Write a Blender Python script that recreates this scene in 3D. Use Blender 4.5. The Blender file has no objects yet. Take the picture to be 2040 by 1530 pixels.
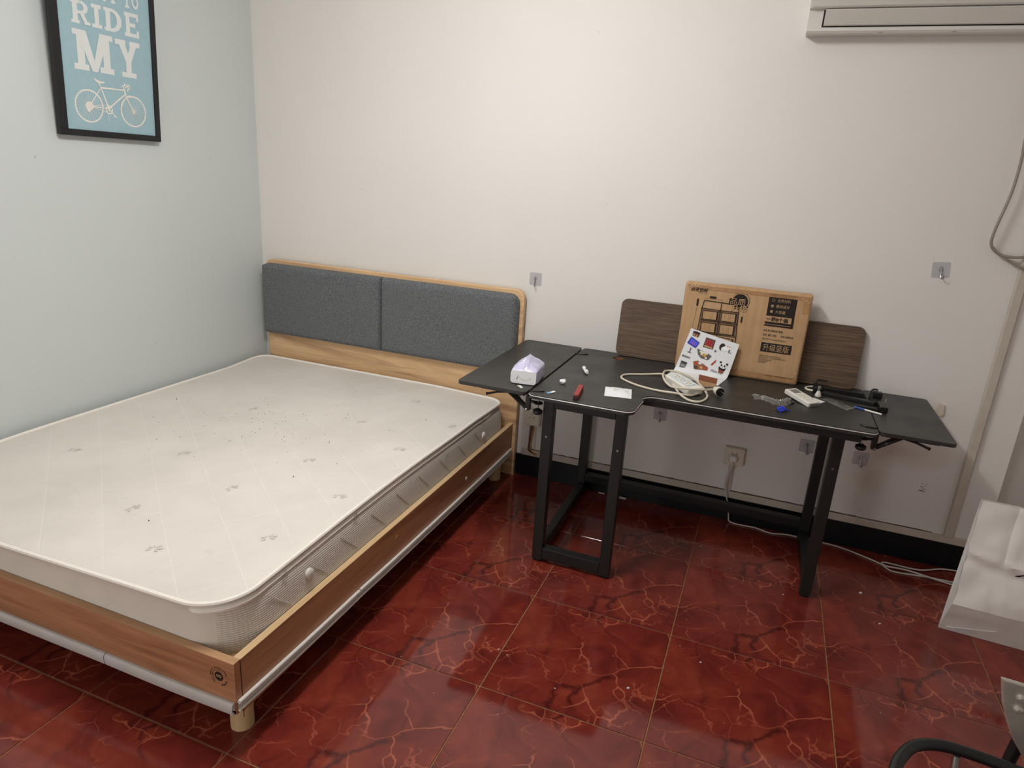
import bpy, bmesh, math, random
from mathutils import Vector, Matrix, noise
random.seed(7)
sc = bpy.context.scene
COL = sc.collection

# ------------------------------------------------------------------ camera, world, exposure
def make_camera():
    yaw, pit, rol = -0.3517, 0.3045, 0.0636
    f = Vector((math.sin(yaw)*math.cos(pit), math.cos(yaw)*math.cos(pit), -math.sin(pit)))
    r = f.cross(Vector((0, 0, 1))).normalized(); u = r.cross(f)
    r2 = r*math.cos(rol) + u*math.sin(rol); u2 = -r*math.sin(rol) + u*math.cos(rol)
    cd = bpy.data.cameras.new('camera'); co = bpy.data.objects.new('camera', cd); COL.objects.link(co)
    m = Matrix((r2, u2, -f)).transposed().to_4x4(); m.translation = Vector((2.6258, -3.0127, 1.4827))
    co.matrix_world = m
    cd.sensor_width = 36.0; cd.lens = 1332.65/2040*36; cd.clip_start = .02; cd.clip_end = 50
    sc.camera = co
make_camera()
w = bpy.data.worlds.new('world'); sc.world = w; w.use_nodes = True
w.node_tree.nodes['Background'].inputs[0].default_value = (.5, .5, .5, 1)
w.node_tree.nodes['Background'].inputs[1].default_value = .05
sc.view_settings.view_transform = 'Standard'; sc.view_settings.look = 'None'
sc.view_settings.gamma = 1; sc.view_settings.use_curve_mapping = False
sc.view_settings.exposure = 0.0
LAMP = Vector((1.64, -1.55, 2.47))
for k in (-1, 0, 1):                  # ceiling tube lamp running along the bed
    ld = bpy.data.lights.new('ceiling_lamp_light', 'POINT'); ld.energy = 11.8; ld.shadow_soft_size = .11; ld.color = (1, .996, .980)
    lo = bpy.data.objects.new('ceiling_lamp_light', ld); lo.location = LAMP+Vector((0, .26*k, 0)); COL.objects.link(lo)
ld = bpy.data.lights.new('ceiling_lamp_panel', 'AREA'); ld.shape = 'RECTANGLE'; ld.size = .16; ld.size_y = .72; ld.energy = 15.5; ld.color = (1, .996, .980)
lo = bpy.data.objects.new('ceiling_lamp_panel', ld); lo.location = LAMP+Vector((0, 0, .01)); COL.objects.link(lo)
# unseen fill light, added at the front wall to brighten surfaces facing it
ld = bpy.data.lights.new('front_fill_light', 'AREA'); ld.shape = 'RECTANGLE'; ld.size = .9; ld.size_y = 1.9; ld.energy = 16; ld.color = (1, .975, .95)
lo = bpy.data.objects.new('front_fill_light', ld); lo.location = (1.25, -4.14, 1.05); lo.rotation_euler = (math.radians(90), 0, 0); COL.objects.link(lo)

# ------------------------------------------------------------------ materials
def lin(c):
    o = []
    for v in c[:3]:
        v /= 255.0
        o.append(v/12.92 if v <= .04045 else ((v+.055)/1.055)**2.4)
    return (o[0], o[1], o[2], 1)
class NT:
    def __init__(s, name):
        s.m = bpy.data.materials.new(name); s.m.use_nodes = True; s.t = s.m.node_tree
        s.b = s.t.nodes['Principled BSDF']; s.out = s.t.nodes['Material Output']
    def n(s, typ, ins=None, **props):
        nd = s.t.nodes.new(typ)
        for k, v in props.items(): setattr(nd, k, v)
        for k, v in (ins or {}).items():
            if isinstance(v, bpy.types.NodeSocket): s.t.links.new(v, nd.inputs[k])
            else: nd.inputs[k].default_value = v
        return nd
    def link(s, a, key): s.t.links.new(a, s.b.inputs[key])
    def coord(s, scale=(1, 1, 1), rot=(0, 0, 0), kind='Object', loc=(0, 0, 0)):
        tc = s.n('ShaderNodeTexCoord')
        mp = s.n('ShaderNodeMapping', {'Vector': tc.outputs[kind], 'Scale': scale, 'Rotation': rot, 'Location': loc})
        return mp.outputs[0]
    def ramp(s, fac, stops, interp='LINEAR'):
        r = s.n('ShaderNodeValToRGB', {'Fac': fac}); r.color_ramp.interpolation = interp
        e = r.color_ramp.elements
        while len(e) > 1: e.remove(e[-1])
        e[0].position = stops[0][0]; e[0].color = stops[0][1]
        for p, c in stops[1:]:
            x = e.new(p); x.color = c
        return r.outputs[0]
    def mix(s, fac, a, b, blend='MIX'):
        m = s.n('ShaderNodeMix', data_type='RGBA', blend_type=blend)
        for sock, v in ((m.inputs[0], fac), (m.inputs[6], a), (m.inputs[7], b)):
            if isinstance(v, bpy.types.NodeSocket): s.t.links.new(v, sock)
            else: sock.default_value = v
        return m.outputs[2]
    def math(s, op, a, b=0.0, clamp=False):
        m = s.n('ShaderNodeMath', operation=op, use_clamp=clamp)
        for sock, v in ((m.inputs[0], a), (m.inputs[1], b)):
            if isinstance(v, bpy.types.NodeSocket): s.t.links.new(v, sock)
            else: sock.default_value = v
        return m.outputs[0]
    def noise(s, vec, scale, detail=4, rough=.5, dist=0):
        return s.n('ShaderNodeTexNoise', {'Vector': vec, 'Scale': scale, 'Detail': detail, 'Roughness': rough, 'Distortion': dist}).outputs[0]
    def bump(s, h, strength=.3, dist=.001):
        b = s.n('ShaderNodeBump', {'Height': h, 'Strength': strength, 'Distance': dist})
        s.link(b.outputs[0], 'Normal')
    def base(s, rough=.5, spec=.5, metal=0):
        s.b.inputs['Roughness'].default_value = rough; s.b.inputs['Specular IOR Level'].default_value = spec
        s.b.inputs['Metallic'].default_value = metal
def plain(name, c, rough=.5, spec=.5, metal=0, var=.06, vs=30, bump=0):
    t = NT(name); t.base(rough, spec, metal)
    co = t.coord(); nz = t.noise(co, vs, 3)
    a = lin(c); lo_ = tuple(max(0, v*(1-var)) for v in a[:3])+(1,); hi = tuple(min(1, v*(1+var)) for v in a[:3])+(1,)
    t.link(t.ramp(nz, [(.3, lo_), (.7, hi)]), 'Base Color')
    if bump: t.bump(t.noise(co, vs*8, 4), bump, .0006)
    return t.m
def wood(name, axis, stops, fine=.25, rough=.4, scale=1.0):
    t = NT(name); t.base(rough, .4)
    sc_ = {'x': (1.1, 14, 14), 'y': (14, 1.1, 14), 'z': (14, 14, 1.1)}[axis]
    sf = {'x': (4, 220, 220), 'y': (220, 4, 220), 'z': (220, 220, 4)}[axis]
    a = t.noise(t.coord(tuple(v*scale for v in sc_)), 1.0, 5, .55, 1.3)
    col = t.ramp(a, [(p, lin(c)) for p, c in stops])
    b = t.noise(t.coord(sf), 1.0, 3, .6)
    dk = t.ramp(b, [(.35, (1-fine, 1-fine, 1-fine, 1)), (.62, (1, 1, 1, 1))])
    t.link(t.mix(1.0, col, dk, 'MULTIPLY'), 'Base Color')
    t.bump(b, .08, .0004)
    return t.m

def wall_mat(name, c, stains):
    t = NT(name); t.base(.62, .3)
    co = t.coord()
    nz = t.noise(co, 1.6, 4)
    a = lin(c)
    col = t.ramp(nz, [(.3, tuple(v*.972 for v in a[:3])+(1,)), (.7, tuple(v*1.01 for v in a[:3])+(1,))])
    sp = t.noise(co, 38, 2, .4); spm = t.ramp(sp, [(.775, (0, 0, 0, 1)), (.80, (.35, .35, .35, 1))])
    col = t.mix(spm, col, lin((120, 112, 104)))
    for (x, z, rx, rz, sc_) in stains:     # damp and rubbed stains of their own shape
        mp = t.coord((1/rx, 0, 1/rz), loc=(-x/rx, 0, -z/rz))
        d = t.n('ShaderNodeVectorMath', {0: mp}, operation='LENGTH').outputs['Value']
        f = t.math('MULTIPLY', t.math('SUBTRACT', 1.0, d, True), t.noise(co, 9, 4), True)
        col = t.mix(t.math('MULTIPLY', f, .8, True), col, lin(sc_))
    t.link(col, 'Base Color')
    t.bump(t.noise(co, 260, 3), .05, .0005)
    return t.m
M = {}
M['wall_white'] = wall_mat('wall_white_paint', (228, 224, 219), [(3.16, .33, .10, .3, (150, 112, 84)), (3.28, .48, .22, .09, (165, 128, 100)), (2.62, .45, .12, .2, (200, 188, 178))])
M['wall_blue'] = wall_mat('wall_grey_blue_paint', (205, 211, 209), [])
M['ceiling'] = plain('ceiling_paint', (232, 230, 226), .8, .2)
M['skirting'] = plain('black_skirting_tile', (17, 20, 24), .35, .4, 0, .3, 20)
M['grout'] = plain('tile_grout', (148, 112, 78), .8, .2, 0, .25, 60)
def tile_mat():
    t = NT('red_marble_tile'); t.base(.085, .5)
    co = t.coord()
    def warp(scale, amp, detail, rough, loc):
        c_ = t.n('ShaderNodeMapping', {'Vector': co, 'Location': loc}).outputs[0]
        wob = t.n('ShaderNodeTexNoise', {'Vector': c_, 'Scale': scale, 'Detail': detail, 'Roughness': rough})
        vm = t.n('ShaderNodeVectorMath', {0: wob.outputs['Color'], 1: (.5, .5, .5)}, operation='SUBTRACT')
        vs = t.n('ShaderNodeVectorMath', {0: vm.outputs[0], 'Scale': amp}, operation='SCALE')
        return t.n('ShaderNodeVectorMath', {0: c_, 1: vs.outputs[0]}, operation='ADD').outputs[0]
    def veins(scale, dv, w0, w1, ms, m0, m1, mo):
        v = t.n('ShaderNodeTexVoronoi', {'Vector': dv, 'Scale': scale}, feature='DISTANCE_TO_EDGE').outputs[0]
        mc = t.n('ShaderNodeMapping', {'Vector': co, 'Location': mo}).outputs[0]
        return t.math('MULTIPLY', t.ramp(v, [(0, (1, 1, 1, 1)), (w0, (.75, .75, .75, 1)), (w1, (0, 0, 0, 1))]), t.ramp(t.noise(mc, ms, 2, .5), [(m0, (0, 0, 0, 1)), (m1, (1, 1, 1, 1))]))
    cloud = t.noise(co, 5.5, 6, .6, .8)
    col = t.ramp(cloud, [(.30, lin((86, 30, 26))), (.46, lin((111, 41, 33))), (.58, lin((122, 49, 37))), (.74, lin((142, 64, 46)))])
    dk = veins(3.6, warp(4.0, .20, 4, .52, (1.3, .4, 0)), .008, .034, 5.0, .44, .58, (3.1, 2.2, 0))
    col = t.mix(t.math('MULTIPLY', dk, .8), col, lin((54, 17, 18)))
    l1 = veins(4.4, warp(4.5, .20, 4, .50, (.7, 2.1, 0)), .004, .014, 4.6, .46, .56, (.2, .9, 0))
    col = t.mix(t.math('MULTIPLY', l1, .52), col, lin((206, 118, 86)))
    l2 = veins(7.6, warp(7.0, .12, 4, .54, (2.7, 1.1, 0)), .005, .015, 7.0, .52, .60, (1.6, .3, 0))
    col = t.mix(t.math('MULTIPLY', l2, .38), col, lin((196, 108, 78)))
    t.link(col, 'Base Color')
    t.link(t.ramp(t.noise(co, 7, 4), [(.3, (.05,)*3+(1,)), (.8, (.13,)*3+(1,))]), 'Roughness')
    t.bump(t.noise(co, 14, 2), .02, .001)
    return t.m
M['tile'] = tile_mat()
OAK = [(0.25, (162, 122, 91)), (0.42, (206, 167, 127)), (0.55, (231, 192, 147)), (0.68, (212, 172, 130)), (0.8, (246, 210, 166))]
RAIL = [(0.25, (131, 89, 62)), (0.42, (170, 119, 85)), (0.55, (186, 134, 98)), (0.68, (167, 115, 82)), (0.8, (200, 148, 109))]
M['oak_x'] = wood('oak_laminate_headboard', 'x', OAK, .14)
M['oak_z'] = wood('oak_laminate_upright', 'z', OAK, .14)
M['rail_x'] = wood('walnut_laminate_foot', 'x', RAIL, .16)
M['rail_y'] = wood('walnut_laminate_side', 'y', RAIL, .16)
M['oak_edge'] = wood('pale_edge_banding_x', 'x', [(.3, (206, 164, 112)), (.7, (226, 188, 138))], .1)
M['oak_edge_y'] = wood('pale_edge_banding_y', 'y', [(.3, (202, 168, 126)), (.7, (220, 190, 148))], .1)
M['oak_edge_shaded'] = wood('edge_banding_foot_shaded', 'x', [(.3, (168, 128, 92)), (.7, (188, 148, 110))], .1)  # banding darkened to carry the shade of the overhanging mattress
M['peg'] = wood('pale_peg_wood', 'z', [(.3, (196, 166, 120)), (.7, (214, 186, 142))], .1)
M['board'] = wood('dark_brown_grain', 'x', [(0.2, (73, 58, 47)), (0.45, (114, 91, 72)), (0.6, (95, 75, 59)), (0.8, (139, 114, 91))], .5, .5, 3.0)
def fabric_mat():
    t = NT('charcoal_melange_fabric'); t.base(.95, .1)
    a = t.noise(t.coord((430, 60, 250)), 1, 3, .7); b = t.noise(t.coord((190, 60, 620)), 1, 3, .7)
    f = t.math('MULTIPLY', t.math('ADD', a, b), .5)
    t.link(t.ramp(f, [(.36, lin((58, 61, 63))), (.5, lin((99, 102, 104))), (.64, lin((142, 145, 147)))]), 'Base Color')
    t.bump(f, .35, .001)
    t.b.inputs['Sheen Weight'].default_value = .15
    return t.m
M['fabric'] = fabric_mat()
def mattress_mat():
    t = NT('cream_quilted_knit'); t.base(.9, .15)
    co = t.coord()
    w1 = t.n('ShaderNodeTexWave', {'Vector': t.coord(rot=(0, 0, math.radians(38))), 'Scale': 2.0, 'Distortion': .5, 'Detail': 1, 'Detail Scale': .6}, bands_direction='X').outputs['Fac']
    w2 = t.n('ShaderNodeTexWave', {'Vector': t.coord(rot=(0, 0, math.radians(-52))), 'Scale': 2.0, 'Distortion': .5, 'Detail': 1, 'Detail Scale': .6}, bands_direction='X').outputs['Fac']
    l = t.math('MAXIMUM', t.ramp(w1, [(.9955, (0, 0, 0, 1)), (1, (1, 1, 1, 1))]), t.ramp(w2, [(.9955, (0, 0, 0, 1)), (1, (1, 1, 1, 1))]))
    nz = t.noise(co, 3.2, 5, .6)
    col = t.ramp(nz, [(.3, lin((210, 204, 196))), (.7, lin((224, 218, 210)))])
    rib = t.n('ShaderNodeTexWave', {'Vector': co, 'Scale': 60.0}, bands_direction='X').outputs['Fac']
    col = t.mix(t.math('MULTIPLY', rib, .10), col, lin((202, 197, 190)))
    # worn patches of grey fluff
    pt = t.ramp(t.noise(t.coord((7, 13, 7)), 1, 4, .7), [(.62, (0, 0, 0, 1)), (.74, (.5, .5, .5, 1))])
    col = t.mix(t.math('MULTIPLY', pt, .35), col, lin((176, 172, 168)))
    t.link(t.mix(t.math('MULTIPLY', l, .22), col, lin((244, 240, 234))), 'Base Color')
    t.bump(t.math('ADD', t.math('MULTIPLY', l, -1.0), t.math('MULTIPLY', t.noise(co, 7, 3), 2.0)), .25, .006)
    return t.m
M['mattress'] = mattress_mat()
def waffle_mat():
    t = NT('ribbed_border_fabric'); t.base(.9, .15)
    co = t.coord()
    wv = t.n('ShaderNodeTexWave', {'Vector': co, 'Scale': 48.0, 'Distortion': .3}, bands_direction='Z').outputs['Fac']
    wy = t.n('ShaderNodeTexWave', {'Vector': co, 'Scale': 34.0, 'Distortion': .3}, bands_direction='Y').outputs['Fac']
    h = t.math('MULTIPLY', wv, t.math('ADD', t.math('MULTIPLY', wy, .5), .5))
    t.link(t.ramp(h, [(.0, lin((190, 181, 169))), (.6, lin((224, 218, 209)))]), 'Base Color')
    t.bump(h, .4, .002)
    return t.m
M['waffle'] = waffle_mat()
M['foot_fabric'] = plain('plain_border_fabric', (222, 214, 202), .9, .15, 0, .03, 12, .1)
M['piping'] = plain('mattress_piping_fabric', (236, 230, 221), .85, .15, 0, .03, 60, .15)
M['stitch'] = plain('grey_embroidery', (206, 201, 194), .9, .1)
M['stitch_dark'] = plain('raised_embroidery', (176, 165, 152), .9, .1)
M['seam'] = plain('seam_darker_fabric', (202, 192, 178), .95, .1)  # slightly darker tone of the border fabric
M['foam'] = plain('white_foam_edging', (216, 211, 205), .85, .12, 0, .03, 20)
M['foam_shaded'] = plain('shaded_foam_edging', (188, 183, 179), .85, .12, 0, .04, 14)  # same foam as on the sides, greyed for the shade at the foot
M['cap_white'] = plain('white_plastic_cap', (222, 218, 210), .4)
M['cap_tan'] = plain('tan_screw_cap', (170, 128, 72), .45)
M['ink'] = plain('dark_print_ink', (38, 30, 27), .6, .3, 0, .15, 60)
M['black_steel'] = plain('black_powder_coated_steel', (26, 25, 25), .42, .45, 0, .12, 90, .1)
M['black_plastic'] = plain('black_plastic', (20, 20, 21), .4, .45)
M['black_band'] = plain('black_edge_band', (20, 20, 20), .3, .5)
M['edge_highlight_grey'] = plain('painted_edge_highlight', (196, 194, 192), .3, .5)  # gloss highlight of the desk edge put into a pale colour
def desk_mat():
    t = NT('black_desk_laminate'); t.base(.42, .5)
    a = t.noise(t.coord((10, 140, 10)), 1, 4, .6)
    t.link(t.ramp(a, [(.3, lin((40, 39, 37))), (.7, lin((52, 50, 47)))]), 'Base Color')
    t.link(t.ramp(t.noise(t.coord(), 7, 4), [(.3, (.37,)*3+(1,)), (.7, (.5,)*3+(1,))]), 'Roughness')
    t.bump(t.noise(t.coord((60, 300, 60)), 1, 3), .06, .0005)
    return t.m
M['desk'] = desk_mat()
M['hole'] = plain('chipboard_core', (120, 84, 56), .8)
M['steel'] = plain('zinc_screw', (170, 168, 165), .3, .5, 1)
M['chrome'] = plain('polished_chrome', (196, 190, 180), .38, .6, .55, .10, 25)
def carton_mat():
    t = NT('brown_corrugated_cardboard'); t.base(.75, .3)
    a = t.noise(t.coord((60, 60, 3)), 1, 3); b = t.noise(t.coord(), 9, 5, .6)
    f = t.math('ADD', t.math('MULTIPLY', a, .45), t.math('MULTIPLY', b, .55))
    t.link(t.ramp(f, [(.3, lin((172, 137, 99))), (.52, lin((190, 153, 114))), (.72, lin((200, 164, 125)))]), 'Base Color')
    t.bump(b, .25, .002)
    return t.m
M['carton'] = carton_mat()
M['tape'] = plain('clear_brown_parcel_tape', (174, 132, 92), .22, .5, 0, .15, 40)
M['tape_shine'] = plain('crumpled_clear_tape', (214, 190, 158), .2, .5, 0, .1, 60)
M['print_grey'] = plain('grey_brown_ink', (122, 92, 68), .7, .3)
M['tan_letter'] = plain('unprinted_cardboard', (188, 154, 116), .75, .3)
M['white_paper'] = plain('white_paper', (232, 232, 234), .6, .3, 0, .02, 30)
M['bag_paper'] = plain('white_kraft_paper', (230, 226, 221), .65, .3, 0, .04, 8, .15)
M['white_plastic'] = plain('white_plastic', (226, 223, 214), .35, .5, 0, .02, 30)
M['cream_plastic'] = plain('cream_plastic', (222, 214, 196), .4, .5, 0, .02, 30)
M['blue_white'] = plain('pale_blue_plastic', (196, 212, 220), .35)
M['grey_screen'] = plain('grey_display', (132, 128, 122), .3)
M['cord'] = plain('cream_cord', (214, 204, 184), .45, .4, 0, .04)
M['cord_white'] = plain('white_cord', (206, 200, 192), .45, .4, 0, .04)
M['cord_grey'] = plain('grey_cord', (148, 138, 128), .5, .4, 0, .05)
M['trunk'] = plain('aged_white_trunking', (196, 186, 174), .5, .4, 0, .06, 12)
M['socket'] = plain('aged_socket_plastic', (214, 204, 188), .4, .5, 0, .04, 20)
M['dark_gap'] = plain('dark_gap', (34, 30, 28), .8, .2)
M['ac'] = plain('air_conditioner_plastic', (214, 211, 204), .35, .5, 0, .02, 6)
M['ac_panel'] = plain('air_conditioner_louvre_plastic', (205, 201, 194), .4, .5, 0, .02, 6)
M['red'] = plain('dark_red_plastic', (150, 40, 34), .4)
M['red_wire'] = plain('red_wire', (150, 44, 38), .5)
M['yellow_wire'] = plain('yellow_wire', (190, 160, 70), .5)
M['brown_wire'] = plain('dark_brown_wire', (70, 44, 34), .5)
M['blue'] = plain('blue_rubber', (28, 62, 200), .35)
M['blue_tape'] = plain('blue_tape_scrap', (120, 170, 204), .5)
M['lilac'] = plain('lilac_print_film', (206, 202, 230), .28, .5, 0, .12, 40)
M['frame'] = plain('black_picture_frame', (14, 14, 16), .35, .45)
M['poster'] = plain('light_blue_poster', (157, 186, 195), .55, .3, 0, .025, 60)
M['bike'] = plain('cream_poster_ink', (228, 224, 216), .55, .3)
def chalk_mat():
    t = NT('chalk_lettering'); t.base(.6, .3)
    wv = t.n('ShaderNodeTexWave', {'Vector': t.coord(rot=(math.radians(32), 0, 0)), 'Scale': 64.0, 'Distortion': 1.6, 'Detail': 2, 'Detail Scale': 2.0}, bands_direction='Z').outputs['Fac']
    t.link(t.ramp(wv, [(.0, lin((200, 210, 212))), (.25, lin((214, 218, 218))), (.5, lin((226, 226, 222)))]), 'Base Color')
    return t.m
M['chalk'] = chalk_mat()
def film_mat(name, c, alpha, rough=.08):
    t = NT(name)
    tr = t.n('ShaderNodeBsdfTransparent', {'Color': (.97, .97, .97, 1)}); t.base(rough, .8)
    t.b.inputs['Base Color'].default_value = lin(c)
    mx = t.n('ShaderNodeMixShader', {0: alpha, 1: tr.outputs[0], 2: t.b.outputs[0]})
    t.t.links.new(mx.outputs[0], t.out.inputs[0])
    return t.m
M['clear_plate'] = film_mat('clear_lavender_plate', (210, 209, 218), .27)
M['clear_film'] = film_mat('clear_crumpled_film', (226, 224, 220), .17, .05)
M['smoke_film'] = film_mat('smoky_plastic_sleeve', (96, 96, 90), .8, .15)
def colour(c):
    k = 'paint_%d_%d_%d' % c
    if k not in M: M[k] = plain('print_ink_'+k[6:], c, .55, .3)
    return M[k]

# ------------------------------------------------------------------ mesh helpers
class MB:
    def __init__(s): s.v = []; s.f = []; s.sm = []; s.wn = False
    def add(s, vs, fs, smooth=False, xf=None):
        o = len(s.v)
        for p in vs:
            p = Vector(p)
            s.v.append(xf @ p if xf else p)
        for f in fs: s.f.append([i+o for i in f]); s.sm.append(smooth)
        return s
    def box(s, lo_, hi, xf=None, bevel=0, seg=2):
        x0, y0, z0 = lo_; x1, y1, z1 = hi
        if bevel <= 0:
            return s.add([(x0,y0,z0),(x1,y0,z0),(x1,y1,z0),(x0,y1,z0),(x0,y0,z1),(x1,y0,z1),(x1,y1,z1),(x0,y1,z1)],
                         [(3,2,1,0),(4,5,6,7),(0,1,5,4),(1,2,6,5),(2,3,7,6),(3,0,4,7)], False, xf)
        bm = bmesh.new(); bmesh.ops.create_cube(bm, size=1)
        for v in bm.verts:
            v.co = Vector(((x0+x1)/2+v.co.x*(x1-x0), (y0+y1)/2+v.co.y*(y1-y0), (z0+z1)/2+v.co.z*(z1-z0)))
        bmesh.ops.bevel(bm, geom=bm.edges[:], offset=bevel, segments=seg, profile=.5, affect='EDGES')
        s.wn = True; return s.bm(bm, True, xf)
    def bm(s, bm, smooth=False, xf=None):
        bm.verts.index_update()
        s.add([v.co.copy() for v in bm.verts], [[v.index for v in f.verts] for f in bm.faces], smooth, xf); bm.free(); return s
    def prism(s, pts, a, b, ax='z', bevel=0, xf=None):
        """extrude the 2-D outline pts from a to b along ax"""
        def P(p, h): return {'z': (p[0], p[1], h), 'y': (p[0], h, p[1]), 'x': (h, p[0], p[1])}[ax]
        bm = bmesh.new()
        vs = [bm.verts.new(P(p, a)) for p in pts]
        f = bm.faces.new(vs); r = bmesh.ops.extrude_face_region(bm, geom=[f])
        d = {'z': (0,0,b-a), 'y': (0,b-a,0), 'x': (b-a,0,0)}[ax]
        bmesh.ops.translate(bm, vec=d, verts=[g for g in r['geom'] if isinstance(g, bmesh.types.BMVert)])
        bmesh.ops.recalc_face_normals(bm, faces=bm.faces)
        if bevel:
            k = 'xyz'.index(ax)
            es = [e for e in bm.edges if abs(e.verts[0].co[k]-e.verts[1].co[k]) < 1e-6]
            bmesh.ops.bevel(bm, geom=es, offset=bevel, segments=2, profile=.5, affect='EDGES')
        return s.bm(bm, False, xf)
    def tube(s, path, r, n=8, closed=False, xf=None, caps=True, smooth_path=0):
        P = [Vector(p) for p in path]
        for _ in range(smooth_path):      # Catmull-Rom subdivision
            Q = []
            for i in range(len(P)-1):
                p0 = P[max(i-1, 0)]; p1 = P[i]; p2 = P[i+1]; p3 = P[min(i+2, len(P)-1)]
                Q.append(p1); Q.append((-p0 + 9*p1 + 9*p2 - p3)/16)
            P = Q+[P[-1]]
            if isinstance(r, (list, tuple)):
                q_ = []
                for i in range(len(r)-1): q_ += [r[i], (r[i]+r[i+1])/2]
                r = q_+[r[-1]]
        m = len(P); up = None; vs = []
        for i in range(m):
            if closed: t = (P[(i+1) % m]-P[i-1]).normalized()
            else: t = (P[min(i+1, m-1)]-P[max(i-1, 0)]).normalized()
            if up is None: up = t.orthogonal().normalized()
            up = (up - t*up.dot(t)).normalized(); sd = t.cross(up)
            rr = r[i] if isinstance(r, (list, tuple)) else r
            for k in range(n):
                a = 2*math.pi*k/n; vs.append(P[i] + (up*math.cos(a)+sd*math.sin(a))*rr)
        fs = []
        for i in range(m if closed else m-1):
            j = (i+1) % m
            for k in range(n): fs.append((i*n+k, i*n+(k+1) % n, j*n+(k+1) % n, j*n+k))
        if caps and not closed: fs.append(list(range(n))[::-1]); fs.append([(m-1)*n+k for k in range(n)])
        return s.add(vs, fs, True, xf)
    def cyl(s, a, b, r, n=20, r2=None):
        return s.tube([a, b], [r, r if r2 is None else r2], n)
    def lathe(s, prof, c, ax='z', n=24):
        vs = []; fs = []
        for (r, h) in prof:
            for k in range(n):
                t = 2*math.pi*k/n; u, v = r*math.cos(t), r*math.sin(t)
                vs.append({'z': (c[0]+u, c[1]+v, c[2]+h), 'y': (c[0]+u, c[1]+h, c[2]+v), 'x': (c[0]+h, c[1]+u, c[2]+v)}[ax])
        for i in range(len(prof)-1):
            for k in range(n): fs.append((i*n+k, i*n+(k+1) % n, (i+1)*n+(k+1) % n, (i+1)*n+k))
        fs.append(list(range(n))); fs.append([(len(prof)-1)*n+k for k in range(n)][::-1])
        return s.add(vs, fs, True)
def rrect(x0, y0, x1, y1, r, n=5):
    o = []
    for cx, cy, a0 in ((x1-r, y1-r, 0), (x0+r, y1-r, 90), (x0+r, y0+r, 180), (x1-r, y0+r, 270)):
        for k in range(n+1):
            a = math.radians(a0+90*k/n); o.append((cx+r*math.cos(a), cy+r*math.sin(a)))
    return o
CUR = {}
def thing(name, label, cat, loc, rot=(0, 0, 0), group=None):
    o = bpy.data.objects.new(name, None); COL.objects.link(o); o.empty_display_size = .05
    o.location = loc; o.rotation_euler = rot; o['label'] = label; o['category'] = cat
    if group: o['group'] = group
    o['_local'] = 1 if any(rot) else 0
    return o
def root(o):
    while o.parent: o = o.parent
    return o
def obj(name, mb, mat, parent=None, local=None, label=None, kind=None, loc=None):
    """mesh object; vertices are given in world space unless the thing is rotated or local=True"""
    me = bpy.data.meshes.new(name)
    off = Vector((0, 0, 0))
    if parent is not None:
        rt = root(parent)
        if not (local if local is not None else rt.get('_local', 0)): off = Vector(rt.location)
    me.from_pydata([tuple(Vector(v)-off) for v in mb.v], [], mb.f)
    me.polygons.foreach_set('use_smooth', mb.sm)
    me.materials.append(M[mat] if isinstance(mat, str) else mat)
    if any(mb.sm):
        try: me.set_sharp_from_angle(angle=math.radians(38))
        except Exception: pass
    me.update()
    o = bpy.data.objects.new(name, me); COL.objects.link(o)
    if mb.wn: o.modifiers.new('weighted_normals', 'WEIGHTED_NORMAL').keep_sharp = True
    if parent is not None: o.parent = parent
    if loc: o.location = loc
    if label: o['label'] = label
    if kind: o['kind'] = kind
    return o
def tag(o, label, cat, group=None):
    o['label'] = label; o['category'] = cat
    if group: o['group'] = group
    return o
def struct(name, mb, mat):
    return obj(name, mb, mat, kind='structure')
TXT = {}
def text_mb(body, x0, y0, x1, y1, place, mb=None, rot=0, shear=0, bold=0):
    """letters fitted into the box x0..x1, y0..y1, each point handed to place(u, v)"""
    key = (body, shear, bold)
    if key not in TXT:
        c = bpy.data.curves.new('text', 'FONT'); c.body = body; c.shear = shear; c.offset = bold; c.resolution_u = 3
        o = bpy.data.objects.new('text', c); COL.objects.link(o)
        dg = bpy.context.evaluated_depsgraph_get(); m = bpy.data.meshes.new_from_object(o.evaluated_get(dg))
        TXT[key] = ([v.co.copy() for v in m.vertices], [list(p.vertices) for p in m.polygons])
        bpy.data.objects.remove(o); bpy.data.curves.remove(c); bpy.data.meshes.remove(m)
    vs, fs = TXT[key]
    if not vs: return mb or MB()
    ax = min(v.x for v in vs); bx = max(v.x for v in vs); ay = min(v.y for v in vs); by = max(v.y for v in vs)
    cx, cy = (x0+x1)/2, (y0+y1)/2; w_, h_ = x1-x0, y1-y0
    mb = mb or MB(); out = []
    for v in vs:
        u = ((v.x-ax)/max(bx-ax, 1e-6)-.5)*w_; q = ((v.y-ay)/max(by-ay, 1e-6)-.5)*h_
        out.append(place(cx+u*math.cos(rot)-q*math.sin(rot), cy+u*math.sin(rot)+q*math.cos(rot)))
    return mb.add(out, fs)

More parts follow.
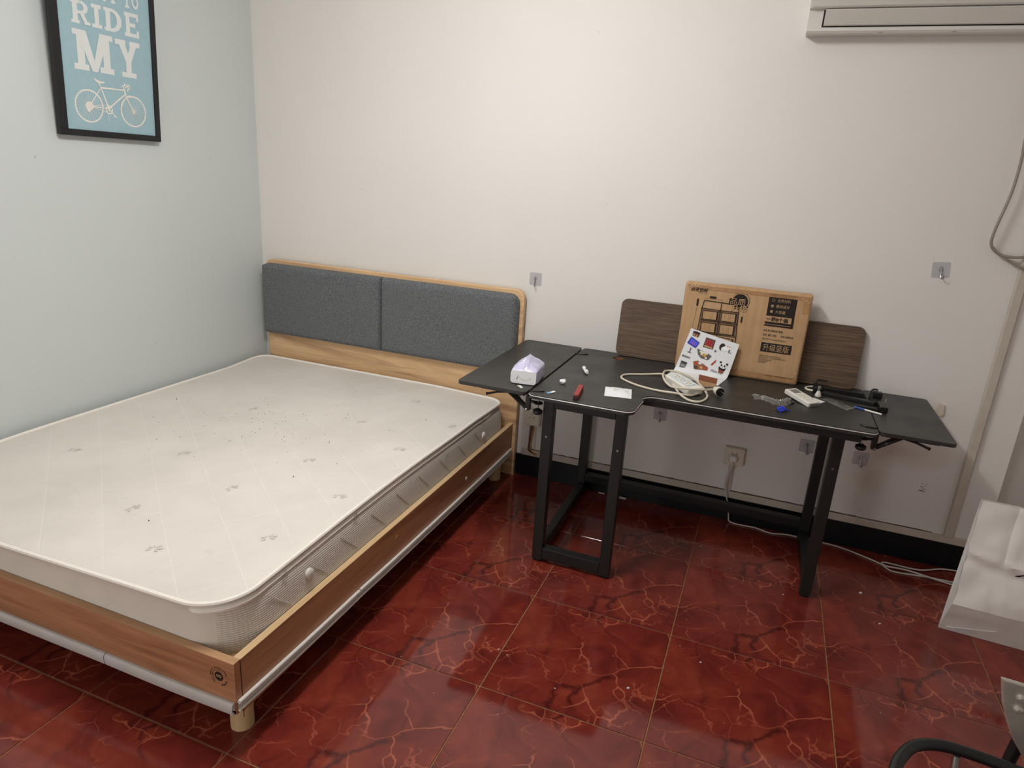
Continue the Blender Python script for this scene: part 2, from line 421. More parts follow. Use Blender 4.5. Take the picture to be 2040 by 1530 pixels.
# ------------------------------------------------------------------ the room
YF = -4.1; XR = 4.25; H = 2.75; XE = 3.64        # XE: where the back wall ends at a recess
struct('wall_left', MB().box((-.12, YF, -.06), (0, .3, H)), 'wall_blue')
struct('wall_back', MB().box((0, 0, -.06), (XE, .14, H)), 'wall_white')
struct('wall_recess', MB().box((XE, .14, -.06), (XR, .26, H)), 'wall_white')
struct('wall_right', MB().box((XR, YF, -.06), (XR+.12, .3, H)), 'wall_white')
struct('wall_front', MB().box((-.12, YF-.12, -.06), (.78, YF, H)).box((1.72, YF-.12, -.06), (XR+.12, YF, H)).box((.78, YF-.12, 2.05), (1.72, YF, H)), 'wall_white')
struct('added_doorway_1', MB().box((.72, YF, 0), (.78, YF+.015, 2.11)).box((1.72, YF, 0), (1.78, YF+.015, 2.11)).box((.78, YF, 2.05), (1.72, YF+.015, 2.11)), 'trunk')  # made-up doorway frame, built to go with the added fill light
struct('ceiling', MB().box((-.12, YF-.12, H), (XR+.12, .3, H+.1)), 'ceiling')
floor = struct('floor', MB().box((-.0, YF, -.06), (XR, .14, -.0025)), 'grout')
TX, TY, TS, GAP = 1.5186, -.4709, .5, .0036
tmesh = {}
def clip_tile(x0, y0, x1, y1, cx, cy):
    a = (max(x0, 0)-cx, max(y0, YF)-cy, min(x1, XR)-cx, min(y1, .0 if cx < XE else .14)-cy)
    return tuple(round(v, 4) for v in a)
for i in range(-4, 6):
    for j in range(-1, 9):
        x0 = TX+i*TS+GAP/2; x1 = x0+TS-GAP; y1 = TY-j*TS-GAP/2+TS; y0 = y1-TS+GAP
        cx, cy = (x0+x1)/2, (y0+y1)/2
        a = clip_tile(x0, y0, x1, y1, cx, cy)
        if a[2]-a[0] < .03 or a[3]-a[1] < .03: continue
        if a not in tmesh:
            o = obj('tile', MB().box((a[0], a[1], -.009), (a[2], a[3], 0), bevel=.0013, seg=1), 'tile', floor, local=True)
            for p in o.data.polygons: p.use_smooth = False
            tmesh[a] = o
        else:
            o = tmesh[a].copy(); COL.objects.link(o); o.parent = floor
        o.location = (cx, cy, 0)
struct('baseboard_back', MB().box((0, -.012, 0), (XE, 0, .113), bevel=.001, seg=1), 'skirting')
# trunking along the wall
struct('trim_1', MB().box((1.60, -.013, .1135), (XE, 0, .145), bevel=.002, seg=1), 'trunk')
struct('trim_2', MB().box((3.490, -.021, .145), (3.522, 0, 2.6), bevel=.003, seg=1), 'trunk')
struct('trim_3', MB().box((2.604, -.010, .145), (2.628, 0, .287), bevel=.002, seg=1), 'trunk')
mb = MB()
x = 1.64
for k in range(120):                       # dark crack of dried caulk above the trunking
    w_ = random.uniform(.02, .045)
    if x+w_ > 3.47: break
    mb.box((x, -.0035, .1455), (x+w_, 0, .1455+random.uniform(.0012, .0035))); x += w_
struct('trim_4', mb, 'brown_wire')
lampo = thing('ceiling_lamp', 'long white ceiling lamp base above the edge of the bed', 'lamp', (LAMP.x, LAMP.y, H))
obj('base_plate', MB().box((LAMP.x-.05, LAMP.y-.55, H-.03), (LAMP.x+.05, LAMP.y+.55, H), bevel=.008), 'white_plastic', lampo)

# ------------------------------------------------------------------ bed
bed = thing('bed', 'double bed frame of brown wood laminate with grey padded headboard', 'bed', (.8, -1.0, 0))
HB0, HB1 = -.014, -.042
out = rrect(.052, .0, 1.571, .958, .045, 6)
out = [p for p in out if p[1] > .04] ; out = sorted([p for p in out if p[0] > .8], key=lambda p: p[1]) + sorted([p for p in out if p[0] <= .8], key=lambda p: -p[1])
out = [(1.571, 0.0)] + out + [(.052, 0.0)]
hb = obj('headboard', MB().prism(out, HB0, HB1, 'y', .003), 'oak_x', bed)
def pad(x0, x1, z0, z1, rl, rr_):
    nx, nz = 40, 22; vs = []; fs = []
    W_, H_ = x1-x0, z1-z0
    def rad(u, v): return rl if u < .5 else rr_
    for iz in range(nz+1):
        for ix in range(nx+1):
            u = ix/nx; v = iz/nz
            # denser near the borders
            u = .5-.5*math.cos(math.pi*u)*.85-.5*.15*(1-2*u) ; v = .5-.5*math.cos(math.pi*v)*.85-.5*.15*(1-2*v)
            px, pz = x0+u*W_, z0+v*H_
            # round the top corners
            r = rad(u, v)
            if r > 0 and pz > z1-r:
                cx = x0+r if u < .5 else x1-r
                dx = (cx-px) if u < .5 else (px-cx)
                if dx > 0:
                    dz = pz-(z1-r); m = max(dx, dz); l = math.hypot(dx, dz)
                    if l > 1e-6: k = m/l; px = cx+(px-cx)*k; pz = (z1-r)+dz*k
            e = min((px-x0)/.028, (x1-px)/.028, (pz-z0)/.028, (z1-pz)/.028); e = max(0, min(1, e))
            prof = math.sqrt(max(0, 1-(1-e)**2))
            y = HB1-.004-.034*prof-.003*noise.noise(Vector((px*5, pz*6, 1.3)))*prof
            vs.append((px, y, pz))
    for iz in range(nz):
        for ix in range(nx):
            a = iz*(nx+1)+ix; fs.append((a, a+1, a+nx+2, a+nx+1))
    # back rim
    o = len(vs); rim = [ix for ix in range(nx+1)] + [(iz)*(nx+1)+nx for iz in range(1, nx and nz+1)] + [nz*(nx+1)+ix for ix in range(nx-1, -1, -1)] + [iz*(nx+1) for iz in range(nz-1, 0, -1)]
    for r_ in rim: vs.append((vs[r_][0], HB1+.001, vs[r_][2]))
    n = len(rim)
    for k in range(n): fs.append((rim[(k+1) % n], rim[k], o+k, o+(k+1) % n))
    return MB().add(vs, fs, True)
obj('headboard_pad', pad(.042, .7965, .548, .938, .05, 0), 'fabric', bed)
obj('headboard_pad', pad(.7995, 1.552, .548, .938, 0, .05), 'fabric', bed)
# rails
def rail(name, lo_, hi, mat, edge, ztop):
    o = obj(name, MB().box(lo_, (hi[0], hi[1], ztop-.0012), bevel=.0008, seg=1), mat, bed)
    obj('edge_banding', MB().box((lo_[0], lo_[1], ztop-.0012), (hi[0], hi[1], ztop)), edge, o)
    return o
RX0, RX1, FY0, FY1, ZS = 1.533, 1.5545, -1.961, -1.9385, .284
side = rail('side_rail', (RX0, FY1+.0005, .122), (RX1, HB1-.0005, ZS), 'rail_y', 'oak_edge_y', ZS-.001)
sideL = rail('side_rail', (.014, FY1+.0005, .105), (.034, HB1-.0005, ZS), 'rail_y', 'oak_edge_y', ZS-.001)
foot = rail('foot_rail', (.014, FY0, .130), (RX1, FY1, ZS), 'rail_x', 'oak_edge_shaded', ZS)
obj('corner_seam', MB().box((RX1-.0002, FY1-.001, .105), (RX1+.0004, FY1+.0012, ZS-.003)), 'dark_gap', foot)
obj('slat_base', MB().box((.036, FY1+.002, .225), (RX0-.002, HB1-.002, .243)), 'peg', bed)
# foam edging on the rails' lower edges: two rolls with a groove between
def foam_side(y0, y1, sag0, sag1):
    n = 14; T = [k/n for k in range(n+1)]; zz = lambda t: sag0+(sag1-sag0)*t-.002*math.sin(math.pi*t)
    mb = MB(); Y = lambda t: y0+(y1-y0)*t
    mb.tube([(RX1+.0056, Y(t), .1635+zz(t)) for t in T], .0056, 10)
    mb.tube([(RX1+.0046, Y(t), .1370+zz(t)) for t in T], .0040, 10)
    vs = []; fs = []
    for t in T: vs += [(RX1+.0012, Y(t), .161+zz(t)), (RX1+.0012, Y(t), .138+zz(t)), (RX1-.010, Y(t), .1335+zz(t)), (RX1-.010, Y(t), .1325+zz(t)), (RX1+.004, Y(t), .1335+zz(t))]
    for k in range(n):
        for q in (0, 1): fs.append((k*5+q, (k+1)*5+q, (k+1)*5+q+1, k*5+q+1))
    return mb.add(vs, fs)
for a, b, s0, s1 in ((FY0+.004, -1.421, .006, -.002), (-1.418, -.951, -.001, -.009), (-.948, -.060, -.010, -.013)):
    obj('foam_edging', foam_side(a, b, s0, s1), 'foam', bed)
def foam_foot(x0, x1, s0, s1):
    prof = [(0, .166), (-.007, .166), (-.011, .161), (-.0118, .150), (-.011, .139), (-.008, .132), (-.001, .129), (.012, .129), (.012, .1285), (0, .1285)]
    n = 12; vs = []; fs = []; m = len(prof)
    for k in range(n+1):
        t = k/n; x_ = x0+(x1-x0)*t; s_ = s0+(s1-s0)*t-.003*math.sin(math.pi*t)
        for (dy, z) in prof: vs.append((x_, FY0-.0005+dy, z+s_))
    for k in range(n):
        for q in range(m-1): fs.append((k*m+q, k*m+q+1, (k+1)*m+q+1, (k+1)*m+q))
    fs.append(list(range(m))[::-1]); fs.append([n*m+q for q in range(m)])
    return MB().add(vs, fs, True)
obj('foam_edging', foam_foot(.02, 1.107, 0, -.002), 'foam_shaded', bed)
obj('foam_edging', foam_foot(1.110, 1.551, -.002, .002), 'foam_shaded', bed)
for (lx, ly) in ((1.485, -1.875), (.08, -1.875), (1.50, -.12), (.08, -.12)):
    obj('leg', MB().cyl((lx, ly, 0), (lx, ly, .224), .031, 24), 'peg', bed)
obj('screw_cap', MB().lathe([(.008, 0), (.008, .002), (.005, .003)], (RX1, -.593, .211), 'x', 14), 'cap_white', side, label='white screw cap')
obj('screw_cap', MB().lathe([(.010, 0), (.010, .0012), (.006, .0018)], (RX1, -1.175, .226), 'x', 14), 'cap_tan', side, label='tan screw cap')
# round printed badge on the foot rail
def P_foot(u, v): return (u, FY0-.0006, v)
bc = (1.505, .232); mb = MB()
def ring(mb, c, r0, r1, place, a0=0, a1=360, n=36, sx=1, sz=1):
    vs = []; fs = []
    for k in range(n+1):
        a = math.radians(a0+(a1-a0)*k/n)
        for r in (r0, r1): vs.append(place(c[0]+r*sx*math.cos(a), c[1]+r*sz*math.sin(a)))
    for k in range(n): fs.append((2*k, 2*k+1, 2*k+3, 2*k+2))
    return mb.add(vs, fs)
def disc(mb, c, r, place, n=28, sx=1, sz=1):
    return mb.add([place(c[0]+r*sx*math.cos(2*math.pi*k/n), c[1]+r*sz*math.sin(2*math.pi*k/n)) for k in range(n)], [list(range(n))])
disc(mb, bc, .0135, P_foot)
ring(mb, bc, .0195, .0205, P_foot, 60, 230)
for k in range(24):                       # small characters running round the rim
    a = math.radians(20+k*9.2)
    cx, cz = bc[0]+.0262*math.cos(a), bc[1]+.0262*math.sin(a)
    t_ = Vector((-math.sin(a), math.cos(a))); n_ = Vector((math.cos(a), math.sin(a))); l_ = random.uniform(.0010, .0019)
    q = [Vector((cx, cz))+t_*s1*l_+n_*s2*.0013 for s1, s2 in ((-1,-1),(1,-1),(1,1),(-1,1))]
    if k % 7 != 5: mb.add([P_foot(p.x, p.y) for p in q], [(0, 1, 2, 3)])
for k in range(5):
    a = math.radians(-72+k*13); cx, cz = bc[0]+.026*math.cos(a), bc[1]+.026*math.sin(a)
    mb.add([P_foot(cx+dx*.0017, cz+dz*.002) for dx, dz in ((-1,-1),(1,-1),(1,1),(-1,1))], [(0, 1, 2, 3)])
obj('printed_badge', mb, 'ink', foot)
mb = MB(); P2 = lambda u, v: (u, FY0-.0010, v)
for s_ in (-1, 1): ring(mb, (bc[0]+s_*.0042, bc[1]+.001), .0024, .0042, P2, 0, 360, 20)
obj('badge_symbol', mb, 'tan_letter', foot)

# ------------------------------------------------------------------ mattress
mat_o = thing('mattress', 'cream quilted mattress lying on the bed frame', 'mattress', (.8, -1.0, .243))
MX0, MX1, MY0, MY1 = .036, 1.517, -1.949, -.085
def ztop(x_, y):
    z = .404+.0175*(x_/1.5)
    t = max(0, min(1, (-1.35-y)/.6)); z -= t*t*(.034*(1-x_/1.6)+.012)
    z -= .020*max(0, min(1, (y+.45)/.4))*max(0, (x_-1.15)/.38)
    z += .018*max(0, min(1, (y+.35)/.3))*max(0, 1-x_/1.2)
    z += .004*math.sin(y*5.1+1)*x_/1.5
    return z
def outline(n=44):
    pts = []
    rs = {(1, 0): .13, (0, 0): .08, (0, 1): .08, (1, 1): .075}
    x0, x1, y0, y1 = MX0, MX1, MY0, MY1
    def arc(cx, cy, r, a0):
        return [(cx+r*math.cos(math.radians(a0+90*k/12)), cy+r*math.sin(math.radians(a0+90*k/12))) for k in range(13)]
    segs = [arc(x1-rs[1, 1], y1-rs[1, 1], rs[1, 1], 0), arc(x0+rs[0, 1], y1-rs[0, 1], rs[0, 1], 90), arc(x0+rs[0, 0], y0+rs[0, 0], rs[0, 0], 180), arc(x1-rs[1, 0], y0+rs[1, 0], rs[1, 0], 270)]
    for q in range(4):
        a = segs[q]; b = segs[(q+1) % 4]; pts += a
        for k in range(1, n): pts.append((a[-1][0]+(b[0][0]-a[-1][0])*k/n, a[-1][1]+(b[0][1]-a[-1][1])*k/n))
    return pts
OL = outline(); NO = len(OL); ctr = Vector(((MX0+MX1)/2, (MY0+MY1)/2))
NRM = []
for k in range(NO):
    t_ = Vector(OL[(k+1) % NO])-Vector(OL[k-1]); t_.normalize(); NRM.append(Vector((t_.y, -t_.x)))
vs = []; fs = []; rings = 30
for r in range(rings):
    s_ = 1-(r/rings)
    inset = 0.02*r if r < 4 else None
    for k in range(NO):
        p = Vector(OL[k]); q = ctr+(p-ctr)*s_ if r else p
        crown = .007*(1-s_**3)
        z = ztop(q.x, q.y)+crown+.0028*noise.noise(Vector((q.x*4, q.y*4, .2)))*(1-s_)
        vs.append((q.x, q.y, z))
for r in range(rings-1):
    for k in range(NO): fs.append((r*NO+k, r*NO+(k+1) % NO, (r+1)*NO+(k+1) % NO, (r+1)*NO+k))
fs.append([(rings-1)*NO+k for k in range(NO)])
obj('top_panel', MB().add(vs, fs, True), 'mattress', mat_o)
prof = [(0, 0), (-.004, -.08), (.003, -.18), (.0085, -.32), (.0115, -.5), (.0138, -.72), (.0150, -.88), (.0135, -1)]
proff = [(0, 0), (-.010, -.10), (-.014, -.25), (-.012, -.45), (-.013, -.65), (-.0125, -.85), (-.012, -1)]
def side_mesh(sel):
    vs = []; fs = []; ks = [k for k in range(NO) if sel(k)]
    # keep a continuous run
    brk = next((i for i in range(len(ks)) if ks[i]-ks[i-1] != 1), 0); ks = ks[brk:]+ks[:brk]
    if len(ks) < NO: ks = ks+[(ks[-1]+1) % NO]
    for k in ks:
        p = OL[k]; nf = max(0, min(1, (-MY0-1.80+ -p[1]+MY0+0)/.12)) if False else max(0, min(1, (-p[1]-1.80)/.12))
        zt = ztop(*p); zb = .243
        for q in range(8):
            a = prof[q]; b = proff[min(q, 6)]
            d = a[0]*(1-nf)+b[0]*nf; h = a[1]*(1-nf)+b[1]*nf if q < 7 else -1
            vs.append((p[0]+NRM[k].x*d, p[1]+NRM[k].y*d, zt+(zt-zb)*h))
    for i in range(len(ks)-1):
        for q in range(7): fs.append((i*8+q, i*8+q+1, (i+1)*8+q+1, (i+1)*8+q))
    return MB().add(vs, fs, True)
is_foot = lambda k: OL[k][1] < -1.90 and OL[k][0] < 1.46
obj('side_border', side_mesh(lambda k: not is_foot(k)), 'waffle', mat_o)
obj('foot_border', side_mesh(is_foot), 'foot_fabric', mat_o)
obj('piping', MB().tube([(OL[k][0]-NRM[k].x*.003, OL[k][1]-NRM[k].y*.003, ztop(*OL[k])+.0015) for k in range(NO)], .0068, 8, True), 'piping', mat_o)
# second roll of fabric beneath the piping on the right side
ks = [k for k in range(NO) if OL[k][0] > 1.40 and OL[k][1] < -.2]
ks.sort(key=lambda k: (OL[k][1], OL[k][0]))
pl = [(OL[k][0]-NRM[k].x*.0085, OL[k][1]-NRM[k].y*.0085, ztop(*OL[k])-.019) for k in ks]
obj('border_roll', MB().tube(pl, [.003]+[.0125]*(len(pl)-2)+[.003], 8), 'piping', mat_o)
for (y, z) in ((-.362, .326), (-1.628, .341)):
    obj('vent_button', MB().lathe([(.0165, -.012), (.0165, .002), (.012, .0055), (.004, .0065)], (1.531, y, z), 'x', 20), 'cap_white', mat_o)
def motif(mb, place, s_, rot):
    for a, l, w_ in ((0, 1, .16), (38, .8, .13), (-40, .8, .13), (150, .7, .13), (205, .75, .13), (95, .45, .12)):
        t_ = math.radians(a)+rot; d = Vector((math.cos(t_), math.sin(t_))); n_ = Vector((-d.y, d.x))
        p0 = d*.18*s_; p1 = d*l*s_; mid = (p0+p1)/2
        q = [p0, mid+n_*w_*s_, p1, mid-n_*w_*s_]; m_ = [p0.lerp(mid, .35), mid+n_*w_*s_*.35, p1.lerp(mid, .3), mid-n_*w_*s_*.35]
        mb.add([place(p.x, p.y) for p in q]+[place(p.x, p.y) for p in m_], [(0,1,5,4),(1,2,6,5),(2,3,7,6),(3,0,4,7)])
for k, (x_, y) in enumerate(((1.163,-.345),(1.098,-.71),(1.458,-.555),(1.392,-.888),(1.16,-1.144),(1.074,-1.439),(1.42,-1.327),(1.384,-1.627),(.893,-1.667),(1.13,-1.80),(.72,-1.30),(.60,-.80),(.35,-1.45))):
    mb = MB(); rt = .4+.5*(k % 3)
    def pl_(u, v, x_=x_, y=y):
        xx, yy = x_+u, y+v
        s_ = max(abs((xx-ctr.x)/(MX1-MX0)*2), abs((yy-ctr.y)/(MY1-MY0)*2))
        return (xx, yy, ztop(xx, yy)+.007*(1-s_**3)+.0035)
    motif(mb, pl_, .030, rt)
    obj('embroidered_motif', mb, 'stitch', mat_o)
for (y, z) in ((-.36, .385), (-.73, .352), (-1.381, .392), (-1.726, .378)):
    mb = MB(); motif(mb, lambda u, v: (1.533-.011*((z+v-.29)/.11), y+u, z+v), .026, 1.2)
    obj('embroidered_motif', mb, 'stitch_dark', mat_o)
for k, y in enumerate((-1.80, -1.63, -1.468, -1.298, -1.134, -.97, -.80, -.63, -.46)):
    obj('quilt_seam', MB().tube([(1.5262, y, .375), (1.5292, y+.04, .335), (1.5318, y+.085, .295)], .0009, 5, smooth_path=1), 'seam', mat_o)
mb = MB()
for k in range(85):
    x_ = random.gauss(.75, .19); y = random.gauss(-.93, .17)
    if not (.2 < x_ < 1.4 and -1.8 < y < -.3): continue
    s_ = random.uniform(.0005, .0011); z = ztop(x_, y)+.0085
    mb.box((x_-s_, y-s_*.8, z-.001), (x_+s_, y+s_, z+s_))
for x_, y in ((.22, -.86), (1.33, -.55), (1.0, -1.7), (1.2, -1.28)):
    mb.box((x_-.0012, y-.001, ztop(x_, y)+.006), (x_+.0012, y+.001, ztop(x_, y)+.0098))
cr = obj('crumbs', mb, 'ink'); cr['kind'] = 'stuff'; tag(cr, 'dark crumbs scattered over the mattress', 'crumbs')

# ------------------------------------------------------------------ picture on the left wall
TILT = math.atan(.0545)
pic = thing('framed_poster', 'black framed light blue poster of a bicycle on the grey wall', 'picture', (.030, -1.09, 1.52), (0, TILT, 0))
def PL(d): return lambda u, v: (d, u, v)
U0, U1, V0, V1, fw = -.010, .449, .0, .655, .024
mb = MB()
for lo_, hi in (((-.022, U0, V0), (0, U1, V0+fw)), ((-.022, U0, V1-fw), (0, U1, V1)), ((-.022, U0, V0+fw), (0, U0+fw+.008, V1-fw)), ((-.022, U1-fw, V0+fw), (0, U1, V1-fw))):
    mb.box(lo_, hi, bevel=.0008, seg=1)
obj('moulding', mb, 'frame', pic)
ps = obj('poster', MB().box((-.012, U0+.01, V0+.01), (-.006, U1-.01, V1-.01)), 'poster', pic)
def quad(mb, pts, place): mb.add([place(*p) for p in pts], [list(range(len(pts)))])
SH = {}
def bx(x0, y0, x1, y1): return [(x0, y0), (x1, y0), (x1, y1), (x0, y1)]
SH['M'] = [bx(0,0,.36,.15), bx(.64,0,1,.15), bx(.09,0,.27,1), bx(.73,0,.91,1), bx(0,.86,.3,1), bx(.7,.86,1,1), [(.09,1),(.33,1),(.57,0),(.43,0)], [(.67,1),(.91,1),(.57,0),(.43,0)]]
SH['Y'] = [bx(0,.86,.42,1), bx(.58,.86,1,1), [(.08,1),(.34,1),(.62,.4),(.4,.4)], [(.66,1),(.92,1),(.6,.4),(.38,.4)], bx(.39,0,.61,.5), bx(.2,0,.8,.14)]
SH['I'] = [bx(0,0,1,.16), bx(0,.84,1,1), bx(.28,0,.72,1)]
SH['E'] = [bx(.1,0,.38,1), bx(0,0,1,.16), bx(0,.84,1,1), bx(.3,.42,.76,.58), bx(.84,.7,1,1), bx(.84,0,1,.3)]
SH['N'] = [bx(0,0,.36,.15), bx(.1,0,.27,1), bx(.73,0,.9,1), bx(0,.86,.3,1), bx(.62,.86,1,1), [(.1,1),(.33,1),(.9,0),(.68,0)]]
SH['T'] = [bx(.38,0,.62,1), bx(.2,0,.8,.14), bx(0,.84,1,1), bx(0,.66,.14,1), bx(.86,.66,1,1)]
SH['W'] = [bx(0,.86,.3,1), bx(.7,.86,1,1), [(.06,1),(.26,1),(.38,0),(.22,0)], [(.74,1),(.94,1),(.78,0),(.62,0)], [(.42,.8),(.56,.8),(.38,0),(.24,0)], [(.44,.8),(.58,.8),(.76,0),(.62,0)]]
SH['A'] = [bx(0,0,.36,.14), bx(.64,0,1,.14), [(.38,1),(.62,1),(.28,0),(.08,0)], [(.38,1),(.62,1),(.92,0),(.72,0)], bx(.28,.3,.7,.43)]
def arcq(cx, cy, rx, ry, ix, iy, a0, a1, n=10):
    o = []
    for k in range(n):
        a = math.radians(a0+(a1-a0)*k/n); b = math.radians(a0+(a1-a0)*(k+1)/n)
        o.append([(cx+ix*math.cos(a), cy+iy*math.sin(a)), (cx+rx*math.cos(a), cy+ry*math.sin(a)), (cx+rx*math.cos(b), cy+ry*math.sin(b)), (cx+ix*math.cos(b), cy+iy*math.sin(b))])
    return o
SH['D'] = [bx(.1,0,.36,1), bx(0,0,.5,.15), bx(0,.85,.5,1)] + arcq(.42,.5,.58,.5,.30,.35,-90,90)
SH['R'] = [bx(.1,0,.36,1), bx(0,0,.44,.14), bx(0,.86,.5,1), bx(.3,.42,.55,.56)] + arcq(.5,.71,.42,.29,.18,.15,-90,90) + [[(.44,.48),(.66,.48),(.96,0),(.7,0)], bx(.66,0,1,.14)]
SH['O'] = arcq(.5,.5,.5,.5,.26,.3,0,360,20)
def letter(mb, ch, u0, v0, u1, v1, place):
    for k, q in enumerate(SH[ch]): quad(mb, [(u0+a*(u1-u0), v0+b*(v1-v0)) for a, b in q], place(k))
for word in ([('R',.076,.404,.152,.484),('I',.161,.403,.203,.485),('D',.213,.402,.291,.485),('E',.304,.399,.370,.488)],
             [('M',.073,.243,.243,.384),('Y',.255,.243,.369,.381)],
             [('W',.072,.505,.122,.565),('A',.126,.505,.165,.565),('N',.172,.505,.234,.565),('T',.243,.505,.275,.565),('T',.306,.504,.338,.565),('O',.342,.504,.374,.565)]):
    for w_ in word:
        mb = MB(); letter(mb, *w_, lambda k: PL(-.0055+.00012*k)); obj('chalk_letter', mb, 'chalk', ps)
mb = MB(); LAY = [0]
def Pb(u, v): return (-.0056+.00001*LAY[0], u, v)
def bar(mb, a, b, w_, place):
    LAY[0] += 1
    a = Vector(a); b = Vector(b); d = (b-a).normalized(); n_ = Vector((-d.y, d.x))*w_/2
    quad(mb, [tuple(a+n_), tuple(b+n_), tuple(b-n_), tuple(a-n_)], place)
RW, FW = (.121, .1145), (.321, .1125)
for c in (RW, FW):
    ring(mb, c, .0555, .0615, Pb, 0, 360, 48)
    for k in range(28):
        a = 2*math.pi*k/28; bar(mb, (c[0]+.004*math.cos(a+.5), c[1]+.004*math.sin(a+.5)), (c[0]+.056*math.cos(a), c[1]+.056*math.sin(a)), .0009, Pb)
LAY[0] += 2; disc(mb, RW, .0165, Pb); LAY[0] += 1; disc(mb, (RW[0]-.003, RW[1]-.017), .006, Pb); disc(mb, FW, .006, Pb)
BB = (.205, .113)
for a, b, w_ in (((.176,.191),BB,.006),((.179,.1885),(.279,.1915),.006),(BB,(.285,.176),.006),((.282,.198),(.289,.166),.007),((.289,.166),FW,.0055),
                 ((.173,.183),RW,.004),(BB,RW,.004),((.176,.191),(.167,.209),.0045),((.2,.098),RW,.002),((.21,.127),RW,.002),(BB,(.233,.086),.004),((.226,.086),(.241,.083),.004),((.198,.105),(.201,.066),.002),((.29,.168),(.305,.173),.004),((.305,.173),(.318,.171),.004)):
    bar(mb, a, b, w_, Pb)
ring(mb, (.207,.108), .011, .0165, Pb, 0, 360, 24); disc(mb, (.207,.108), .005, Pb)
quad(mb, [(.143,.221),(.15,.219),(.172,.212),(.196,.2125),(.194,.207),(.17,.203),(.158,.208)], Pb)
ring(mb, (.291,.2), .009, .013, Pb, -70, 200, 18); bar(mb, (.284,.207), (.287,.222), .003, Pb); bar(mb, (.285,.2), (.306,.212), .0035, Pb); ring(mb, (.301,.206), .008, .0105, Pb, -120, 120, 12)
bar(mb, (.268,.201), (.29,.215), .003, Pb)
obj('bicycle_print', mb, 'bike', ps)

# ------------------------------------------------------------------ air conditioner
AX0, AX1 = 2.613, 3.42
ac = thing('air_conditioner', 'white wall mounted air conditioner at the top of the white wall', 'air conditioner', (3.0, 0, 2.038))
pf = [(0, 2.043), (-.060, 2.038), (-.072, 2.040), (-.079, 2.047), (-.079, 2.057), (-.074, 2.060), (-.082, 2.114), (-.100, 2.118), (-.150, 2.20), (-.165, 2.28), (-.150, 2.315), (-.10, 2.325), (0, 2.325)]
obj('body', MB().prism(pf, AX0, AX1, 'x', .0), 'ac', ac)
fpz = [(-.094, 2.117), (-.104, 2.1165), (-.112, 2.121), (-.157, 2.20), (-.172, 2.28), (-.160, 2.30), (-.148, 2.28), (-.14, 2.2)]
obj('front_panel', MB().prism(fpz, AX0+.008, AX1-.008, 'x'), 'ac', ac)
obj('louvre_recess', MB().add([(AX0+.049, -.0748, 2.0595), (AX1-.049, -.0748, 2.0595), (AX1-.049, -.0836, 2.1165), (AX0+.049, -.0836, 2.1165)], [(0, 1, 2, 3)]), 'dark_gap', ac)
obj('louvre', MB().prism([(-.0745, 2.0635), (-.0795, 2.0628), (-.0845, 2.0655), (-.1065, 2.1085), (-.1035, 2.1125), (-.082, 2.1125)], AX0+.0545, AX1-.054, 'x'), 'ac_panel', ac)
for x_ in (2.86, 3.09): obj('drain_mark', MB().box((x_-.006, -.0765, 2.0405), (x_+.006, -.072, 2.0415)), 'grey_screen', ac)

# cable hanging by the air conditioner
cab = [(3.392,-.035,2.02),(3.388,-.035,1.80),(3.391,-.04,1.685),(3.395,-.04,1.625),(3.392,-.04,1.52),(3.376,-.04,1.418),(3.372,-.035,1.353),(3.388,-.03,1.322),(3.424,-.025,1.303),(3.484,-.03,1.304),(3.56,-.03,1.335),(3.60,-.028,1.42),(3.585,-.022,1.50),(3.545,-.022,1.42),(3.52,-.032,1.335)]
hc_ = thing('hanging_cable', 'grey cable looping down the wall from the air conditioner', 'cable', (3.39, -.03, 2.02))
obj('cable_strand', MB().tube(cab[:12], .0052, 8, smooth_path=2), 'cord_grey', hc_)
obj('cable_strand', MB().tube([(3.3845,-.0265,1.33),(3.405,-.026,1.311),(3.45,-.024,1.285),(3.493,-.032,1.265),(3.56,-.03,1.255),(3.60,-.02,1.28)], .0045, 8, smooth_path=2), 'cord_grey', hc_)

# ------------------------------------------------------------------ sockets
def socket_box(x0, x1, z0, z1, label, holes):
    cx = (x0+x1)/2
    t = thing('wall_socket', label, 'socket', (cx, 0, z0), group='wall sockets')
    obj('box', MB().box((x0, -.032, z0), (x1, 0, z1), bevel=.003), 'socket', t)
    fp = obj('face_plate', MB().box((x0+.004, -.0345, z0+.004), (x1-.004, -.032, z1-.004), bevel=.001, seg=1), 'socket', t)
    for (dx, dz, a) in holes:
        obj('slot', MB().box((-.0012, -.0352, -.0042), (.0012, -.0344, .0042), Matrix.Translation((cx+dx, 0, z0+dz)) @ Matrix.Rotation(a, 4, 'Y')), 'dark_gap', fp)
    return t
socket_box(2.578, 2.662, .283, .366, 'white wall socket with a plug in it, low on the wall under the desk', ((-.010, .060, .0), (.010, .060, .0)))
socket_box(1.607, 1.690, .285, .368, 'white wall socket with bare wires below, beside the bed headboard', ((0, .062, 0), (-.010, .044, .5), (.010, .044, -.5)))
pc = thing('extension_cord', 'white cord from the plugged socket trailing along the floor to the paper bag', 'cord', (2.62, -.1, 0))
obj('plug', MB().lathe([(.019, 0), (.019, -.016), (.013, -.026)], (2.617, -.035, .322), 'y', 20), 'white_plastic', pc)
